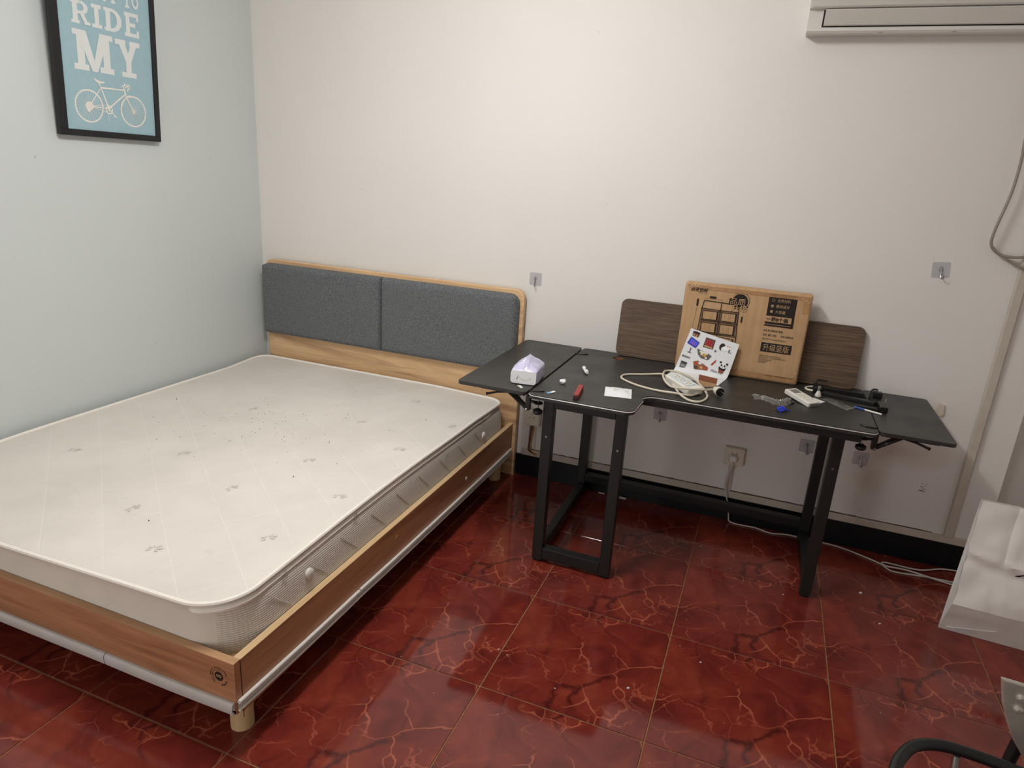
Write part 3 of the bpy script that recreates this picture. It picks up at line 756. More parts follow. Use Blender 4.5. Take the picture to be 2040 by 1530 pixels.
obj('cord', MB().tube([(2.617,-.058,.318),(2.614,-.062,.29),(2.603,-.050,.22),(2.606,-.035,.16),(2.628,-.030,.09),(2.64,-.030,.03),(2.648,-.032,.006),(2.69,-.040,.004),(2.762,-.035,.004),(2.827,-.055,.004),(2.89,-.035,.004),(2.95,-.033,.004),(3.057,-.035,.004),(3.128,-.045,.004),(3.212,-.080,.004),(3.271,-.112,.004),(3.30,-.15,.004),(3.35,-.150,.004),(3.44,-.135,.004),(3.53,-.13,.004),(3.60,-.13,.004),(3.64,-.09,.004),(3.60,-.05,.006),(3.566,-.030,.008),(3.502,-.045,.008),(3.434,-.092,.010),(3.38,-.100,.008),(3.296,-.092,.006),(3.272,-.115,.011),(3.29,-.135,.012),(3.36,-.125,.010),(3.45,-.145,.010),(3.56,-.16,.004)], .0033, 7, smooth_path=2), 'cord_white', pc)
wt = thing('wall_wiring', 'bare red and brown wires in an open channel under the bedside socket', 'wires', (1.65, 0, .12))
obj('channel', MB().box((1.630, -.003, .146), (1.634, 0, .285)).box((1.664, -.003, .146), (1.668, 0, .285)), 'trunk', wt)
for m_, dx, off in (('red_wire', 1.652, 0), ('brown_wire', 1.646, .004), ('yellow_wire', 1.657, -.003), ('brown_wire', 1.641, .006)):
    obj('wire', MB().tube([(dx,-.006,.285),(dx-.004,-.012,.23),(dx-.010+off,-.014,.18),(dx-.006,-.018,.150),(dx+.014,-.018,.135),(dx+.034,-.018,.130)], .0021, 6, smooth_path=2), m_, wt)

# adhesive hooks on the back wall
def hook(cx, cz, label, rot=0):
    t = thing('adhesive_hook', label, 'hook', (cx, 0, cz), (0, rot, 0), 'adhesive hooks on the back wall')
    obj('backing_plate', MB().prism(rrect(-.030, -.030, .030, .030, .006, 3), -.0003, -.0022, 'y'), 'clear_plate', t, local=True)
    obj('hook_base', MB().lathe([(.010, -.0022), (.0095, -.004), (.006, -.0052)], (0, 0, .004), 'y', 16), 'clear_plate', t, local=True)
    obj('metal_hook', MB().tube([(-.004,-.006,.012),(0,-.008,.004),(0,-.010,-.010),(0,-.013,-.024),(.002,-.020,-.032),(.006,-.026,-.028),(.008,-.027,-.020)], .0022, 7, smooth_path=1), 'steel', t, local=True)
hook(1.606, 1.012, 'clear adhesive hook on the white wall just right of the headboard')
hook(3.243, 1.229, 'clear adhesive hook high on the wall left of the vertical trunking', -.10)
hook(2.266, .455, 'clear adhesive hook seen under the notch of the desk front')
hook(2.908, .428, 'clear adhesive hook below the desk left of its right legs')
hook(3.124, .415, 'clear adhesive hook below the right clamp of the desk')
pt = obj('adhesive_residue', MB().prism([(3.343,.668),(3.350,.712),(3.372,.704),(3.376,.662),(3.362,.652)], -.0002, -.009, 'y', .002), 'socket'); tag(pt, 'beige lump of old adhesive on the wall behind the right desk leaf', 'residue')
mb = MB()
for k in range(14):
    gx, gz = 3.358+random.uniform(0, .026), .318+random.uniform(0, .036); mb.box((gx, -.0012, gz), (gx+random.uniform(.004, .011), 0, gz+random.uniform(.001, .003)))
pt = obj('adhesive_residue', mb, 'grey_screen'); tag(pt, 'small grey glue mark low on the wall near the trunking', 'residue')

# ------------------------------------------------------------------ desk
DZ = .7177; TH = .0165
desk = thing('desk', 'black metal framed desk with a notched black top', 'desk', (2.45, -.4, 0))
def arc2(cx, cy, r, a0, a1, n=6): return [(cx+r*math.cos(math.radians(a0+(a1-a0)*k/n)), cy+r*math.sin(math.radians(a0+(a1-a0)*k/n))) for k in range(n+1)]
OUT = [(1.879, -.026)] + [(1.879, -.780)] + arc2(1.905, -.780, .026, 180, 270)[1:] + arc2(2.232, -.768, .038, 270, 352, 8) + [(2.271, -.73), (2.2725, -.69), (2.276, -.65)] + arc2(2.322, -.640, .058, 175, 92, 8)[1:] + [(2.36, -.580), (2.7, -.580), (3.02, -.578)] + arc2(3.040, -.552, .026, 270, 360, 5) + [(3.066, -.026)] + arc2(3.046, -.032, .020, 0, 90, 4)[1:] + arc2(1.899, -.032, .020, 90, 180, 4)[:-1]
top = MB()
bm = bmesh.new()
hc = (2.063, -.108); hr = .027
ov = [bm.verts.new((p[0], p[1], DZ)) for p in OUT]; oe = [bm.edges.new((ov[k], ov[(k+1) % len(ov)])) for k in range(len(ov))]
hv = [bm.verts.new((hc[0]+hr*math.cos(2*math.pi*k/24), hc[1]+hr*math.sin(2*math.pi*k/24), DZ)) for k in range(24)]; he = [bm.edges.new((hv[k], hv[(k+1) % 24])) for k in range(24)]
bmesh.ops.triangle_fill(bm, use_beauty=True, edges=oe+he)
r = bmesh.ops.extrude_face_region(bm, geom=bm.faces[:])
bmesh.ops.translate(bm, vec=(0, 0, -TH), verts=[g for g in r['geom'] if isinstance(g, bmesh.types.BMVert)])
bmesh.ops.recalc_face_normals(bm, faces=bm.faces)
top.bm(bm)
tp = obj('tabletop', top, 'desk', desk)
edge = [(p[0], p[1]) for p in OUT]
def offset(pts, d):
    o = []
    for k in range(len(pts)):
        t_ = (Vector(pts[(k+1) % len(pts)])-Vector(pts[k-1])).normalized(); o.append((pts[k][0]+t_.y*d, pts[k][1]-t_.x*d))
    return o
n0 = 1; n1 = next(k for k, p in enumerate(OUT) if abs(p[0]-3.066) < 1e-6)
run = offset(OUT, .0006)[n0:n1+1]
obj('edge_highlight', MB().tube([(p[0], p[1], DZ-.0052) for p in run], .0021, 6), 'edge_highlight_grey', tp)  # thin pale tube standing in for the highlight along the front edge
obj('cable_hole', MB().tube([(hc[0], hc[1], DZ-.0165), (hc[0], hc[1], DZ-.001)], hr-.0006, 24, caps=False), 'hole', tp)
def tubebox(name, lo_, hi, lab=None): return obj(name, MB().box(lo_, hi, bevel=.0028), 'black_steel', desk, label=lab)
zt = DZ-TH-.0003
L = .041
legs = [(1.925, -.747), (2.200, -.747), (1.919, -.085), (2.938, -.085), (2.937, -.520)]
for (x_, y) in legs:
    lg = tubebox('leg', (x_, y, .010), (x_+L, y+L, zt-.001))
    obj('foot_pad', MB().cyl((x_+L/2, y+L/2, 0), (x_+L/2, y+L/2, .010), .017, 16), 'black_plastic', lg)
    obj('bolt', MB().lathe([(.0045, 0), (.004, -.002)], (x_+L/2, y, .54), 'y', 10), 'steel', lg)
tubebox('apron', (1.925+L, -.747, .656), (2.200, -.707, zt-.001))
tubebox('floor_rail', (1.925+L, -.747, .016), (2.200, -.707, .064))
tubebox('floor_rail', (1.927, -.706, .020), (1.963, -.086, .066))
tubebox('floor_rail', (2.941, -.479, .020), (2.976, -.086, .066))
tubebox('back_rail', (1.919+L, -.084, .072), (2.938, -.046, .112))
tubebox('front_beam', (2.2425, -.570, .672), (3.02, -.532, zt-.0012))
tubebox('top_rail', (1.925, -.705, .666), (1.963, -.086, zt-.001))
tubebox('top_rail', (2.941, -.478, .666), (2.976, -.086, zt-.001))

# clamp-on extension leaves
def leaf(side_):
    s_ = 1 if side_ == 'right' else -1
    if s_ > 0: x0, x1, y0, y1 = 3.0695, 3.304, -.552, -.012
    else: x0, x1, y0, y1 = 1.588, 1.8695, -.797, -.012
    lab = 'black clamp-on desk extension leaf at the right end of the desk' if s_ > 0 else 'black clamp-on desk extension leaf between the bed and the desk, holding tissues'
    t = thing('desk_extension', lab, 'desk extension', ((x0+x1)/2, (y0+y1)/2, DZ-.013), group='clamp-on desk leaves')
    obj('leaf_top', MB().prism(rrect(x0, y0, x1, y1, .016 if s_ > 0 else .02, 4), DZ-.0135, DZ, 'z', .0012), 'desk', t)
    xe = x0 if s_ > 0 else x1
    def X(d): return xe+s_*d      # d>0 outwards over the leaf
    for yy in ((y0+.022), (y1-.135)):
        def bxx(d0, d1, ya, yb, za, zb): return ((min(X(d0), X(d1)), ya, za), (max(X(d0), X(d1)), yb, zb))
        br = obj('clamp_bracket', MB().box(*bxx(-.0105, .006, yy-.003, yy+.020, .642, DZ-.0185), bevel=.002).box(*bxx(-.038, -.004, yy+.002, yy+.018, .673, .679), bevel=.0015), 'black_steel', t)
        obj('clamp_pad', MB().lathe([(.018, 0), (.018, .004), (.014, .006)], (X(-.040), yy+.010, .6725), 'z', 20), 'black_plastic', br)
        obj('clamp_screw', MB().cyl((X(-.040), yy+.010, .650), (X(-.040), yy+.010, .700), .0032, 10), 'steel', br)
        obj('clamp_knob', MB().lathe([(.006, .014), (.012, .010), (.018, .006), (.019, -.002), (.014, -.008)], (X(-.040), yy+.010, .640), 'z', 18), 'black_plastic', br)
        a = Vector((X(.001), yy+.004, .646)); b = Vector((X(.076), yy+.004, DZ-.0185))
        obj('brace_arm', MB().tube([a, b], .0062, 6), 'black_steel', t)
        obj('brace_arm', MB().tube([a+Vector((0, .014, 0)), b+Vector((-s_*.01, .014, 0))], .005, 6), 'black_steel', t)
        obj('pivot_bolt', MB().lathe([(.005, .004), (.005, -.004), (.003, -.006)], (X(.001), yy-.003, .646), 'y', 12), 'steel', t)
        obj('slide_rail', MB().box(*bxx(.012, .19, yy-.002, yy+.018, DZ-.0215, DZ-.0138), bevel=.001), 'black_steel', t)
        obj('release_lever', MB().tube([(X(.088), yy+.002, .6985), (X(.12), yy-.002, .694), (X(.152), yy-.006, .6845), (X(.163), yy-.007, .681)], [.004, .004, .0045, .006], 8), 'black_plastic', t)
        tg = [(X(-.054), yy+.026), (X(-.054), yy+.018), (X(-.046), yy+.010), (X(-.002), yy+.000), (X(.0), yy+.008), (X(-.03), yy+.020)]
        if s_ < 0: tg = tg
        obj('top_clip', MB().tube([(X(-.056), yy+.022, DZ+.0025), (X(-.04), yy+.010, DZ+.002), (X(-.02), yy+.006, DZ+.002), (X(0), yy+.008, DZ+.002)], [.0022, .0026, .0026, .0026], 8, smooth_path=2), 'black_plastic', t)
    return t
leaf('left'); leaf('right')

# ------------------------------------------------------------------ board and carton on the desk
bd_t = math.atan(.034/.256)
bd = thing('wood_board', 'dark brown wood board leaning on the wall behind the carton', 'board', (2.535, -.040, DZ), (-bd_t, 0, 0))
obj('panel', MB().prism(rrect(-.501, 0, .501, .259, .030, 6), 0, -.017, 'y', .0012), 'board', bd, local=True)
bx_t = math.atan(.010/.37)
CW, CH, CD = .500, .376, .060
box_ = thing('cardboard_carton', 'large brown printed cardboard carton leaning on the dark board', 'box', (2.311, -.118, DZ), (-bx_t, 0, 0))
ca = MB(); bm = bmesh.new(); bmesh.ops.create_cube(bm, size=1)
for v in bm.verts: v.co = Vector((CW/2+v.co.x*CW, CD/2+v.co.y*CD, CH/2+v.co.z*CH))
bmesh.ops.bevel(bm, geom=bm.edges[:], offset=.011, segments=4, profile=.5, affect='EDGES')
bmesh.ops.subdivide_edges(bm, edges=[e for e in bm.edges if e.calc_length() > .1], cuts=7, use_grid_fill=True)
for v in bm.verts:
    nz = noise.noise_vector(v.co*9)*.0016
    if v.co.y < .004: nz.y *= .25
    v.co += nz
for v in bm.verts: v.co.z = max(v.co.z, .0008)
ca.bm(bm, True); obj('carton_body', ca, 'carton', box_)
PF = lambda d: (lambda u, v: (u, -d, v))
F1, F2, F3 = PF(.0012), PF(.0020), PF(.0028)
def rq(name, u0, v0, u1, v1, mat, d=F1, parent=None, pts=None):
    mb = MB(); quad(mb, pts or [(u0, v0), (u1, v0), (u1, v1), (u0, v1)], d); return obj(name, mb, mat, parent or box_)
obj('tape_strip', MB().add([F1(.012, .351), F1(.49, .3515), F1(.49, .366), F1(.012, .366)], [(0, 1, 2, 3)]), 'tape', box_, label='glossy brown tape along the top edge')
obj('tape_strip', MB().add([F1(.012, .010), F1(.49, .010), F1(.49, .030), F1(.2, .033), F1(.012, .031)], [(0, 1, 2, 3, 4)]), 'tape', box_, label='glossy brown tape along the bottom edge')
obj('tape_strip', MB().add([F1(.470, .30), F1(.492, .302), F1(.492, .352), F1(.468, .352)], [(0, 1, 2, 3)]), 'tape', box_)
mb = MB()
for (u, v) in ((.02, .356), (.035, .361), (.047, .358), (.47, .349), (.483, .341), (.462, .356), (.472, .028), (.486, .046), (.012, .345)):
    a = random.uniform(.3, 1.3); bar(mb, (u, v), (u+.014*math.cos(a), v+.012*math.sin(a)), .0022, F2)
obj('tape_creases', mb, 'tape_shine', box_)
# cabinet drawing
mb = MB()
def lineb(a, b, w_=.0022, d=F2): bar(mb, a, b, w_, d)
XL, XM, XRr = .080, .1565, .229
lineb((.086,.3065),(.225,.3025),.0035); lineb((.086,.306),(.080,.271),.003); lineb((.157,.305),(.157,.272),.003); lineb((.225,.303),(.230,.271),.003)
rows = (.272, .222, .168, .146)
for z_ in rows[:3]: lineb((XL-.002, z_+.0008), (XRr+.003, z_-.0004), .0026)
lineb((XL, .272), (.0745, .146), .003); lineb((XM, .272), (XM, .146), .003); lineb((XRr, .272), (.235, .146), .003)
for z0_, z1_ in ((.272, .222), (.222, .168)):
    for xa, xb in ((XL, XM), (XM, XRr+.002)):
        u0, u1, v0, v1 = xa+.007, xb-.007, z0_-.008, z1_+.006
        lineb((u0, v0), (u1, v0), .002); lineb((u0, v1), (u1, v1), .0035); lineb((u0, v0), (u0, v1), .0022); lineb((u1-.003, v0), (u1-.003, v1), .006)
lineb((XM+.007, .160), (XRr-.004, .158), .002); lineb((XRr-.006, .158), (XRr-.006, .146), .006)
for u in (.193, .2): lineb((u, .262), (u, .232), .0006); lineb((u, .208), (u, .178), .0006)
lineb((.089, .3165), (.158, .315), .0008); lineb((.060, .276), (.052, .170), .0008); lineb((.248, .268), (.248, .222), .0006)
obj('cabinet_drawing', mb, 'ink', box_)
mb = MB()
for z0_, z1_ in ((.272, .222), (.222, .168)):
    for xa, xb in ((XL, XM), (XM, XRr+.002)):
        quad(mb, [(xa+.0015, z0_-.002), (xb-.0015, z0_-.002), (xb-.0015, z0_-.008), (xa+.0015, z0_-.008)], F1)
        quad(mb, [(xa+.0015, z0_-.002), (xa+.006, z0_-.002), (xa+.006, z1_+.002), (xa+.0015, z1_+.002)], F1)
        quad(mb, [(xb-.007, z0_-.002), (xb-.0015, z0_-.002), (xb-.0015, z1_+.002), (xb-.007, z1_+.002)], F1)
        quad(mb, [(xa+.0015, z1_+.006), (xb-.0015, z1_+.006), (xb-.0015, z1_+.002), (xa+.0015, z1_+.002)], F1)
obj('drawing_tint', mb, 'print_grey', box_)
mb = MB()
for u, v, w_, h_ in ((.119, .3225, .026, .008), (.0595, .295, .0075, .030), (.245, .245, .006, .024)): quad(mb, [(u-w_/2, v-h_/2), (u+w_/2, v-h_/2), (u+w_/2, v+h_/2), (u-w_/2, v+h_/2)], F2)
obj('size_label', mb, 'ink', box_)
# stamp
mb = MB(); disc(mb, (.228, .318), .031, F1); ring(mb, (.231, .320), .0335, .0350, F1, -60, 130)
quad(mb, [(.186, .327), (.215, .331), (.215, .303), (.184, .300)], F1); quad(mb, [(.205, .300), (.262, .302), (.258, .284), (.21, .286)], F1)
obj('stamp_ground', mb, 'ink', box_)
mb = text_mb('品质', .190, .303, .250, .330, F2); obj('stamp_lettering', mb, 'tan_letter', box_)
mb = text_mb('升级', .196, .276, .262, .304, F3, bold=.02); obj('stamp_lettering', mb, 'tan_letter', box_)
# black block and texts
rq('print_block', .337, .275, .4445, .3655, 'ink')
rq('print_block', .436, .232, .4455, .276, 'ink'); rq('print_block', .3365, .2415, .445, .2505, 'ink'); rq('print_block', .3355, .2325, .445, .239, 'ink')
obj('printed_text', text_mb('优质材料', .371, .333, .421, .346, F2), 'tan_letter', box_)
obj('printed_text', text_mb('叠加设计', .369, .310, .421, .323, F2), 'tan_letter', box_)
obj('printed_text', text_mb('大容量', .368, .287, .408, .300, F2), 'tan_letter', box_)
mb = MB(); disc(mb, (.3545, .316), .0056, F2); disc(mb, (.3545, .2935), .0056, F2); ring(mb, (.3555, .3395), .0045, .0056, F2); obj('bullet', mb, 'tan_letter', box_)
mb = MB(); bar(mb, (.3515, .2945), (.354, .2915), .001, F3); bar(mb, (.354, .2915), (.358, .297), .001, F3); ring(mb, (.3545, .316), .0015, .0025, F3); obj('bullet_mark', mb, 'ink', box_)
obj('printed_text', text_mb('一箱8个装', .340, .2525, .424, .2715, F2, bold=.02), 'ink', box_)
obj('printed_text', text_mb('品名:男士鞋盒加大鞋盒', .337, .210, .411, .219, F2, bold=.01), 'ink', box_)
obj('printed_text', text_mb('型号:', .337, .191, .354, .200, F2, bold=.01), 'ink', box_)
obj('printed_text', text_mb('BT-392', .357, .191, .389, .200, F2, shear=.15, bold=.01), 'ink', box_)
obj('printed_text', text_mb('颜色:全透明加厚', .407, .192, .454, .200, F2, bold=.01), 'ink', box_)
obj('printed_text', text_mb('单个尺寸: 33.5x24.5x18.5cm', .337, .174, .431, .183, F2), 'ink', box_)
rq('print_block', .3375, .125, .4555, .1635, 'ink')
obj('printed_text', text_mb('升级竖版', .346, .130, .447, .159, F2), 'tan_letter', box_)
for body, u1, v0 in (('制造商:义乌市日用百货有限公司', .420, .1055), ('地址:浙江省义乌市工业区南路日用塑料制品厂区', .444, .098), ('电话:0579-85226688', .387, .0905), ('产地:浙江金华', .377, .084), ('材质:塑料', .366, .077)):
    obj('printed_text', text_mb(body, .336, v0, u1, v0+.0058, F2), 'ink', box_)
obj('printed_text', text_mb('点花空间——创造生活中的每一点空间', .374, .0235, .477, .0300, F2, shear=.15), 'ink', box_)
obj('printed_logo', text_mb('点花空间', .024, .340, .094, .357, F2, shear=.25, bold=.02), 'ink', box_)
mb = MB()
for k in range(7): quad(mb, [(.058+k*.005, .3345), (.061+k*.005, .3345), (.061+k*.005, .3365), (.058+k*.005, .3365)], F2)
obj('logo_dots', mb, 'ink', box_)

# ------------------------------------------------------------------ sticker sheet, power strip
sheet = thing('sticker_sheet', 'white sheet of colourful stickers leaning on the carton, its foot curled forward', 'sticker sheet', (2.44, -.17, DZ))
P0L, P0R = Vector((2.362, -.136, .904)), Vector((2.565, -.136, .862))
P1L, P1R = Vector((2.319, -.163, .7185)), Vector((2.540, -.163, .7185))
P2L, P2R = Vector((2.300, -.262, .7185)), Vector((2.513, -.304, .7185))
def sheet_pt(s_, t, dn=0):
    a = P0L.lerp(P0R, s_); b = P1L.lerp(P1R, s_); c = P2L.lerp(P2R, s_)
    la, lb = (b-a).length, (c-b).length; d = t*(la+lb)
    rr = .025
    if d < la-rr: p = a.lerp(b, d/la)
    elif d > la+rr: p = b.lerp(c, (d-la)/lb)
    else:
        k = (d-la+rr)/(2*rr); q0 = b+(a-b).normalized()*rr; q1 = b+(c-b).normalized()*rr
        p = q0*(1-k)**2 + b*2*k*(1-k) + q1*k*k
    n_ = Vector((0, -1, .18)).normalized() if d < la-rr else (Vector((0, 0, 1)) if d > la+rr else Vector((0, -.7, .7)))
    return p+n_*dn
vs = []; fs = []; ns, nt = 8, 24
for j in range(nt+1):
    for i in range(ns+1): vs.append(sheet_pt(i/ns, j/nt))
for j in range(nt):
    for i in range(ns): a = j*(ns+1)+i; fs.append((a, a+ns+1, a+ns+2, a+1))
n = len(vs)
for j in range(nt+1):
    for i in range(ns+1): vs.append(sheet_pt(i/ns, j/nt, .0009))
fs += [[q+n for q in f][::-1] for f in fs[:ns*nt]]
ed = [j*(ns+1) for j in range(nt+1)]; ed2 = [j*(ns+1)+ns for j in range(nt+1)]
for e, fl in ((ed, 0), (ed2, 1)):
    for j in range(nt): fs.append((e[j], e[j]+n, e[j+1]+n, e[j+1]) if not fl else (e[j+1], e[j+1]+n, e[j]+n, e[j]))
for e in (range(ns), [nt*(ns+1)+i for i in range(ns)]):
    for i in e: fs.append((i, i+1, i+1+n, i+n))
obj('sheet', MB().add(vs, fs, True), 'white_paper', sheet)
def upright(x_, z_):          # a point on the standing half, given by x and z
    zt_ = .904-.042*(x_-2.362)/.203
    y = -.136-.027*(zt_-z_)/(zt_-.7185)
    return Vector((x_, y-.0016, z_))
def sticker(name, c, parts, rot=-.2):
    """parts: (colour, polygon) in millimetres round the centre c=(x, z)"""
    st = None
    for lay, (colr, poly) in enumerate(parts):
        mb = MB(); ca_, sa = math.cos(rot), math.sin(rot)
        pts = [upright(c[0]+(p[0]*ca_-p[1]*sa)*.00112, c[1]+(p[0]*sa+p[1]*ca_)*.00112)+Vector((0, -.0003*lay, 0)) for p in poly]
        mb.add(pts, [list(range(len(pts)))])
        o = obj(name if lay == 0 else 'printed_patch', mb, colour(colr), sheet if lay == 0 else st)
        if lay == 0: st = o
def ell(cx, cy, rx, ry, n=14): return [(cx+rx*math.cos(2*math.pi*k/n), cy+ry*math.sin(2*math.pi*k/n)) for k in range(n)]
def r4(x0, y0, x1, y1): return [(x0, y0), (x1, y0), (x1, y1), (x0, y1)]
K, BR, WH = (48, 42, 42), (120, 78, 56), (238, 238, 240)
sticker('sticker', (2.386, .880), [(BR, [(-14,8),(14,8),(11,-8),(-11,-8)]), (K, ell(0,8,14,4)), ((196,160,120), r4(-9,-6,-4,1)), ((196,160,120), r4(0,-7,6,0))])
sticker('sticker', (2.381, .846), [((46,58,170), [(-20,12),(18,14),(20,-12),(-18,-16)]), ((92,98,226), [(-16,9),(15,11),(16,-8),(-14,-11)]), ((150,92,190), [(-8,-2),(4,3),(8,-6),(-2,-9)])], -.55)
sticker('sticker', (2.372, .812), [((90,90,110), r4(-2,-8,2,10)), ((90,90,110), r4(-7,-10,7,-7))])
sticker('sticker', (2.445, .851), [((92,74,72), [(-18,18),(18,18),(20,-18),(-18,-20)]), ((178,54,58), r4(-13,-9,13,12)), ((200,160,110), r4(-15,-16,16,-11)), ((120,30,38), r4(-6,-6,-3,9)), ((120,30,38), r4(4,-6,7,9))])
sticker('sticker', (2.512, .838), [(K, ell(-12,2,11,14)), (WH, ell(-6,-4,8,9)), (WH, ell(6,2,15,9)), (K, ell(-14,8,5,7)), ((214,170,140), r4(2,9,16,12)), (K, r4(14,-10,17,2)), (K, r4(19,-10,25,-8))])
sticker('sticker', (2.429, .799), [((104,98,94), [(-30,16),(-20,-4),(-4,-14),(22,-12),(30,6),(14,12)]), ((232,214,160), r4(-12,-2,-2,8)), ((216,170,70), r4(0,-4,10,5)), ((232,228,220), r4(-18,6,14,13)), ((240,236,230), r4(8,-10,16,-4))])
sticker('sticker', (2.474, .822), [(K, r4(-1,-6,1,6)), (K, r4(-6,-1,6,1))])
sticker('sticker', (2.352, .744), [((92,92,96), [(-12,16),(12,16),(9,-14),(-11,-16)]), ((160,156,150), r4(-8,-4,7,4)), ((60,60,64), r4(-11,10,11,15)), ((206,204,200), r4(-7,-14,5,-8))])
sticker('sticker', (2.418, .751), [((150,104,74), [(-26,10),(-10,18),(8,14),(34,6),(34,-6),(4,-14),(-14,-18)]), ((84,66,70), ell(-10,-8,8,7)), ((214,168,110), r4(4,-6,14,2)), ((196,74,48), r4(-20,2,-10,10)), ((168,86,60), r4(14,-4,34,6)), ((230,222,214), ell(0,12,7,5))])
sticker('sticker', (2.474, .774), [((172,72,52), [(-4,-12),(3,-12),(6,10),(2,14),(0,10)])], -.5)
sticker('sticker', (2.514, .764), [(K, ell(0,-8,13,13)), (WH, ell(0,3,14,11)), (K, ell(-12,12,4.5,4)), (K, ell(12,12,4.5,4)), (K, ell(-6,3,3.2,4)), (K, ell(6,3,3.2,4)), (K, ell(0,-2,1.8,1.2)), ((150,76,62), r4(-9,-25,9,-15))])
mb = text_mb('MORNING', 2.343, .778, 2.377, .787, lambda u, v: upright(u, v), rot=-.2, bold=.02); obj('printed_word', mb, 'ink', sheet)
mb = text_mb('SPRING-TOO', 2.468, .7215, 2.516, .7285, lambda u, v: upright(u, v)+Vector((0, -.004, .014)), rot=-.2, bold=.02); obj('printed_word', mb, 'ink', sheet)
scrap = MB(); pts = [(-.038, .045), (.036, .042), (.035, .016)]
for k in range(9): pts.append((.034-k*.0075, .002+random.uniform(-.002, .006)))
pts += [(-.034, .014)]
scrap.prism(pts, 0, .003, 'y')
so = thing('cardboard_scrap', 'torn brown cardboard scrap propped beside the white power strip', 'cardboard scrap', (2.473, -.349, DZ+.0005), (-.18, 0, -.16))
obj('scrap_body', scrap, 'carton', so)
obj('brown_band', MB().add([(-.037, -.0006, .023), (.035, -.0006, .021), (.0355, -.0006, .0415), (-.0375, -.0006, .0445)], [(0, 1, 2, 3)]), colour((140, 82, 58)), so)

stp = thing('power_strip', 'white power strip with a coiled cream cord lying before the sticker sheet', 'power strip', (2.390, -.432, DZ+.007), (math.radians(4), math.radians(5), math.radians(-45)))
obj('housing', MB().box((-.078, -.034, 0), (.078, .034, .030), bevel=.006, seg=3), 'white_plastic', stp)
obj('socket_face', MB().box((-.064, -.024, .030), (.052, .024, .0312), bevel=.0005, seg=1), 'blue_white', stp)
for k in range(3):
    so_ = obj('outlet', MB().box((-.056+k*.036, -.018, .0312), (-.028+k*.036, .018, .0322), bevel=.0004, seg=1), 'white_plastic', stp)
    for dx, dy, w_ in ((-.006, .004, .0012), (.006, .004, .0012), (0, -.008, .0012)):
        obj('slot', MB().box((-.042+k*.036+dx-w_, dy-.004, .0321), (-.042+k*.036+dx+w_, dy+.004, .0325)), 'dark_gap', so_)
mi = (Matrix.Translation(stp.location) @ stp.rotation_euler.to_matrix().to_4x4()).inverted()
z = DZ+.0048
path = [(2.508,-.418,DZ+.019),(2.488,-.456,.741),(2.455,-.496,.747),(2.398,-.526,.750),(2.356,-.522,.749),(2.322,-.457,.748),(2.301,-.378,.748),(2.296,-.310,.744),(2.292,-.225,z+.004),(2.325,-.205,z+.003),(2.365,-.235,z+.006),(2.415,-.31,z+.012),(2.452,-.375,z+.006),(2.478,-.43,z),(2.489,-.505,z),(2.470,-.568,z),(2.432,-.572,z),(2.391,-.527,z+.004),(2.361,-.460,z+.009),(2.326,-.385,z+.016),(2.300,-.320,z+.012),(2.272,-.292,z+.004),(2.22,-.318,z),(2.165,-.352,z),(2.142,-.385,z),(2.151,-.435,z),(2.221,-.490,z),(2.30,-.515,z),(2.37,-.528,z+.005),(2.43,-.508,z),(2.455,-.468,z+.006),(2.448,-.455,z+.012)]
obj('cord', MB().tube([mi @ Vector(p) for p in path], .0042, 8, smooth_path=3), 'cord', stp)
pa = mi @ Vector((2.508, -.418, DZ+.019)); pb = mi @ Vector((2.530, -.452, DZ+.019)); pcn = mi @ Vector((2.536, -.461, DZ+.019))
obj('plug', MB().tube([pa, pa.lerp(pb, .5), pb], [.008, .017, .0185], 20), 'white_plastic', stp)
pf_ = obj('plug_face', MB().tube([pb, pb.lerp(pcn, .4)], .0165, 20), 'black_plastic', stp, label='black plug face')
d_ = (pcn-pb).normalized()
for o_ in ((.006, 0, .004), (-.004, 0, .005), (0, 0, -.006)):
    q = pb+Vector(o_); obj('prong', MB().tube([q, q+d_*.022], .0017, 6), 'steel', pf_)

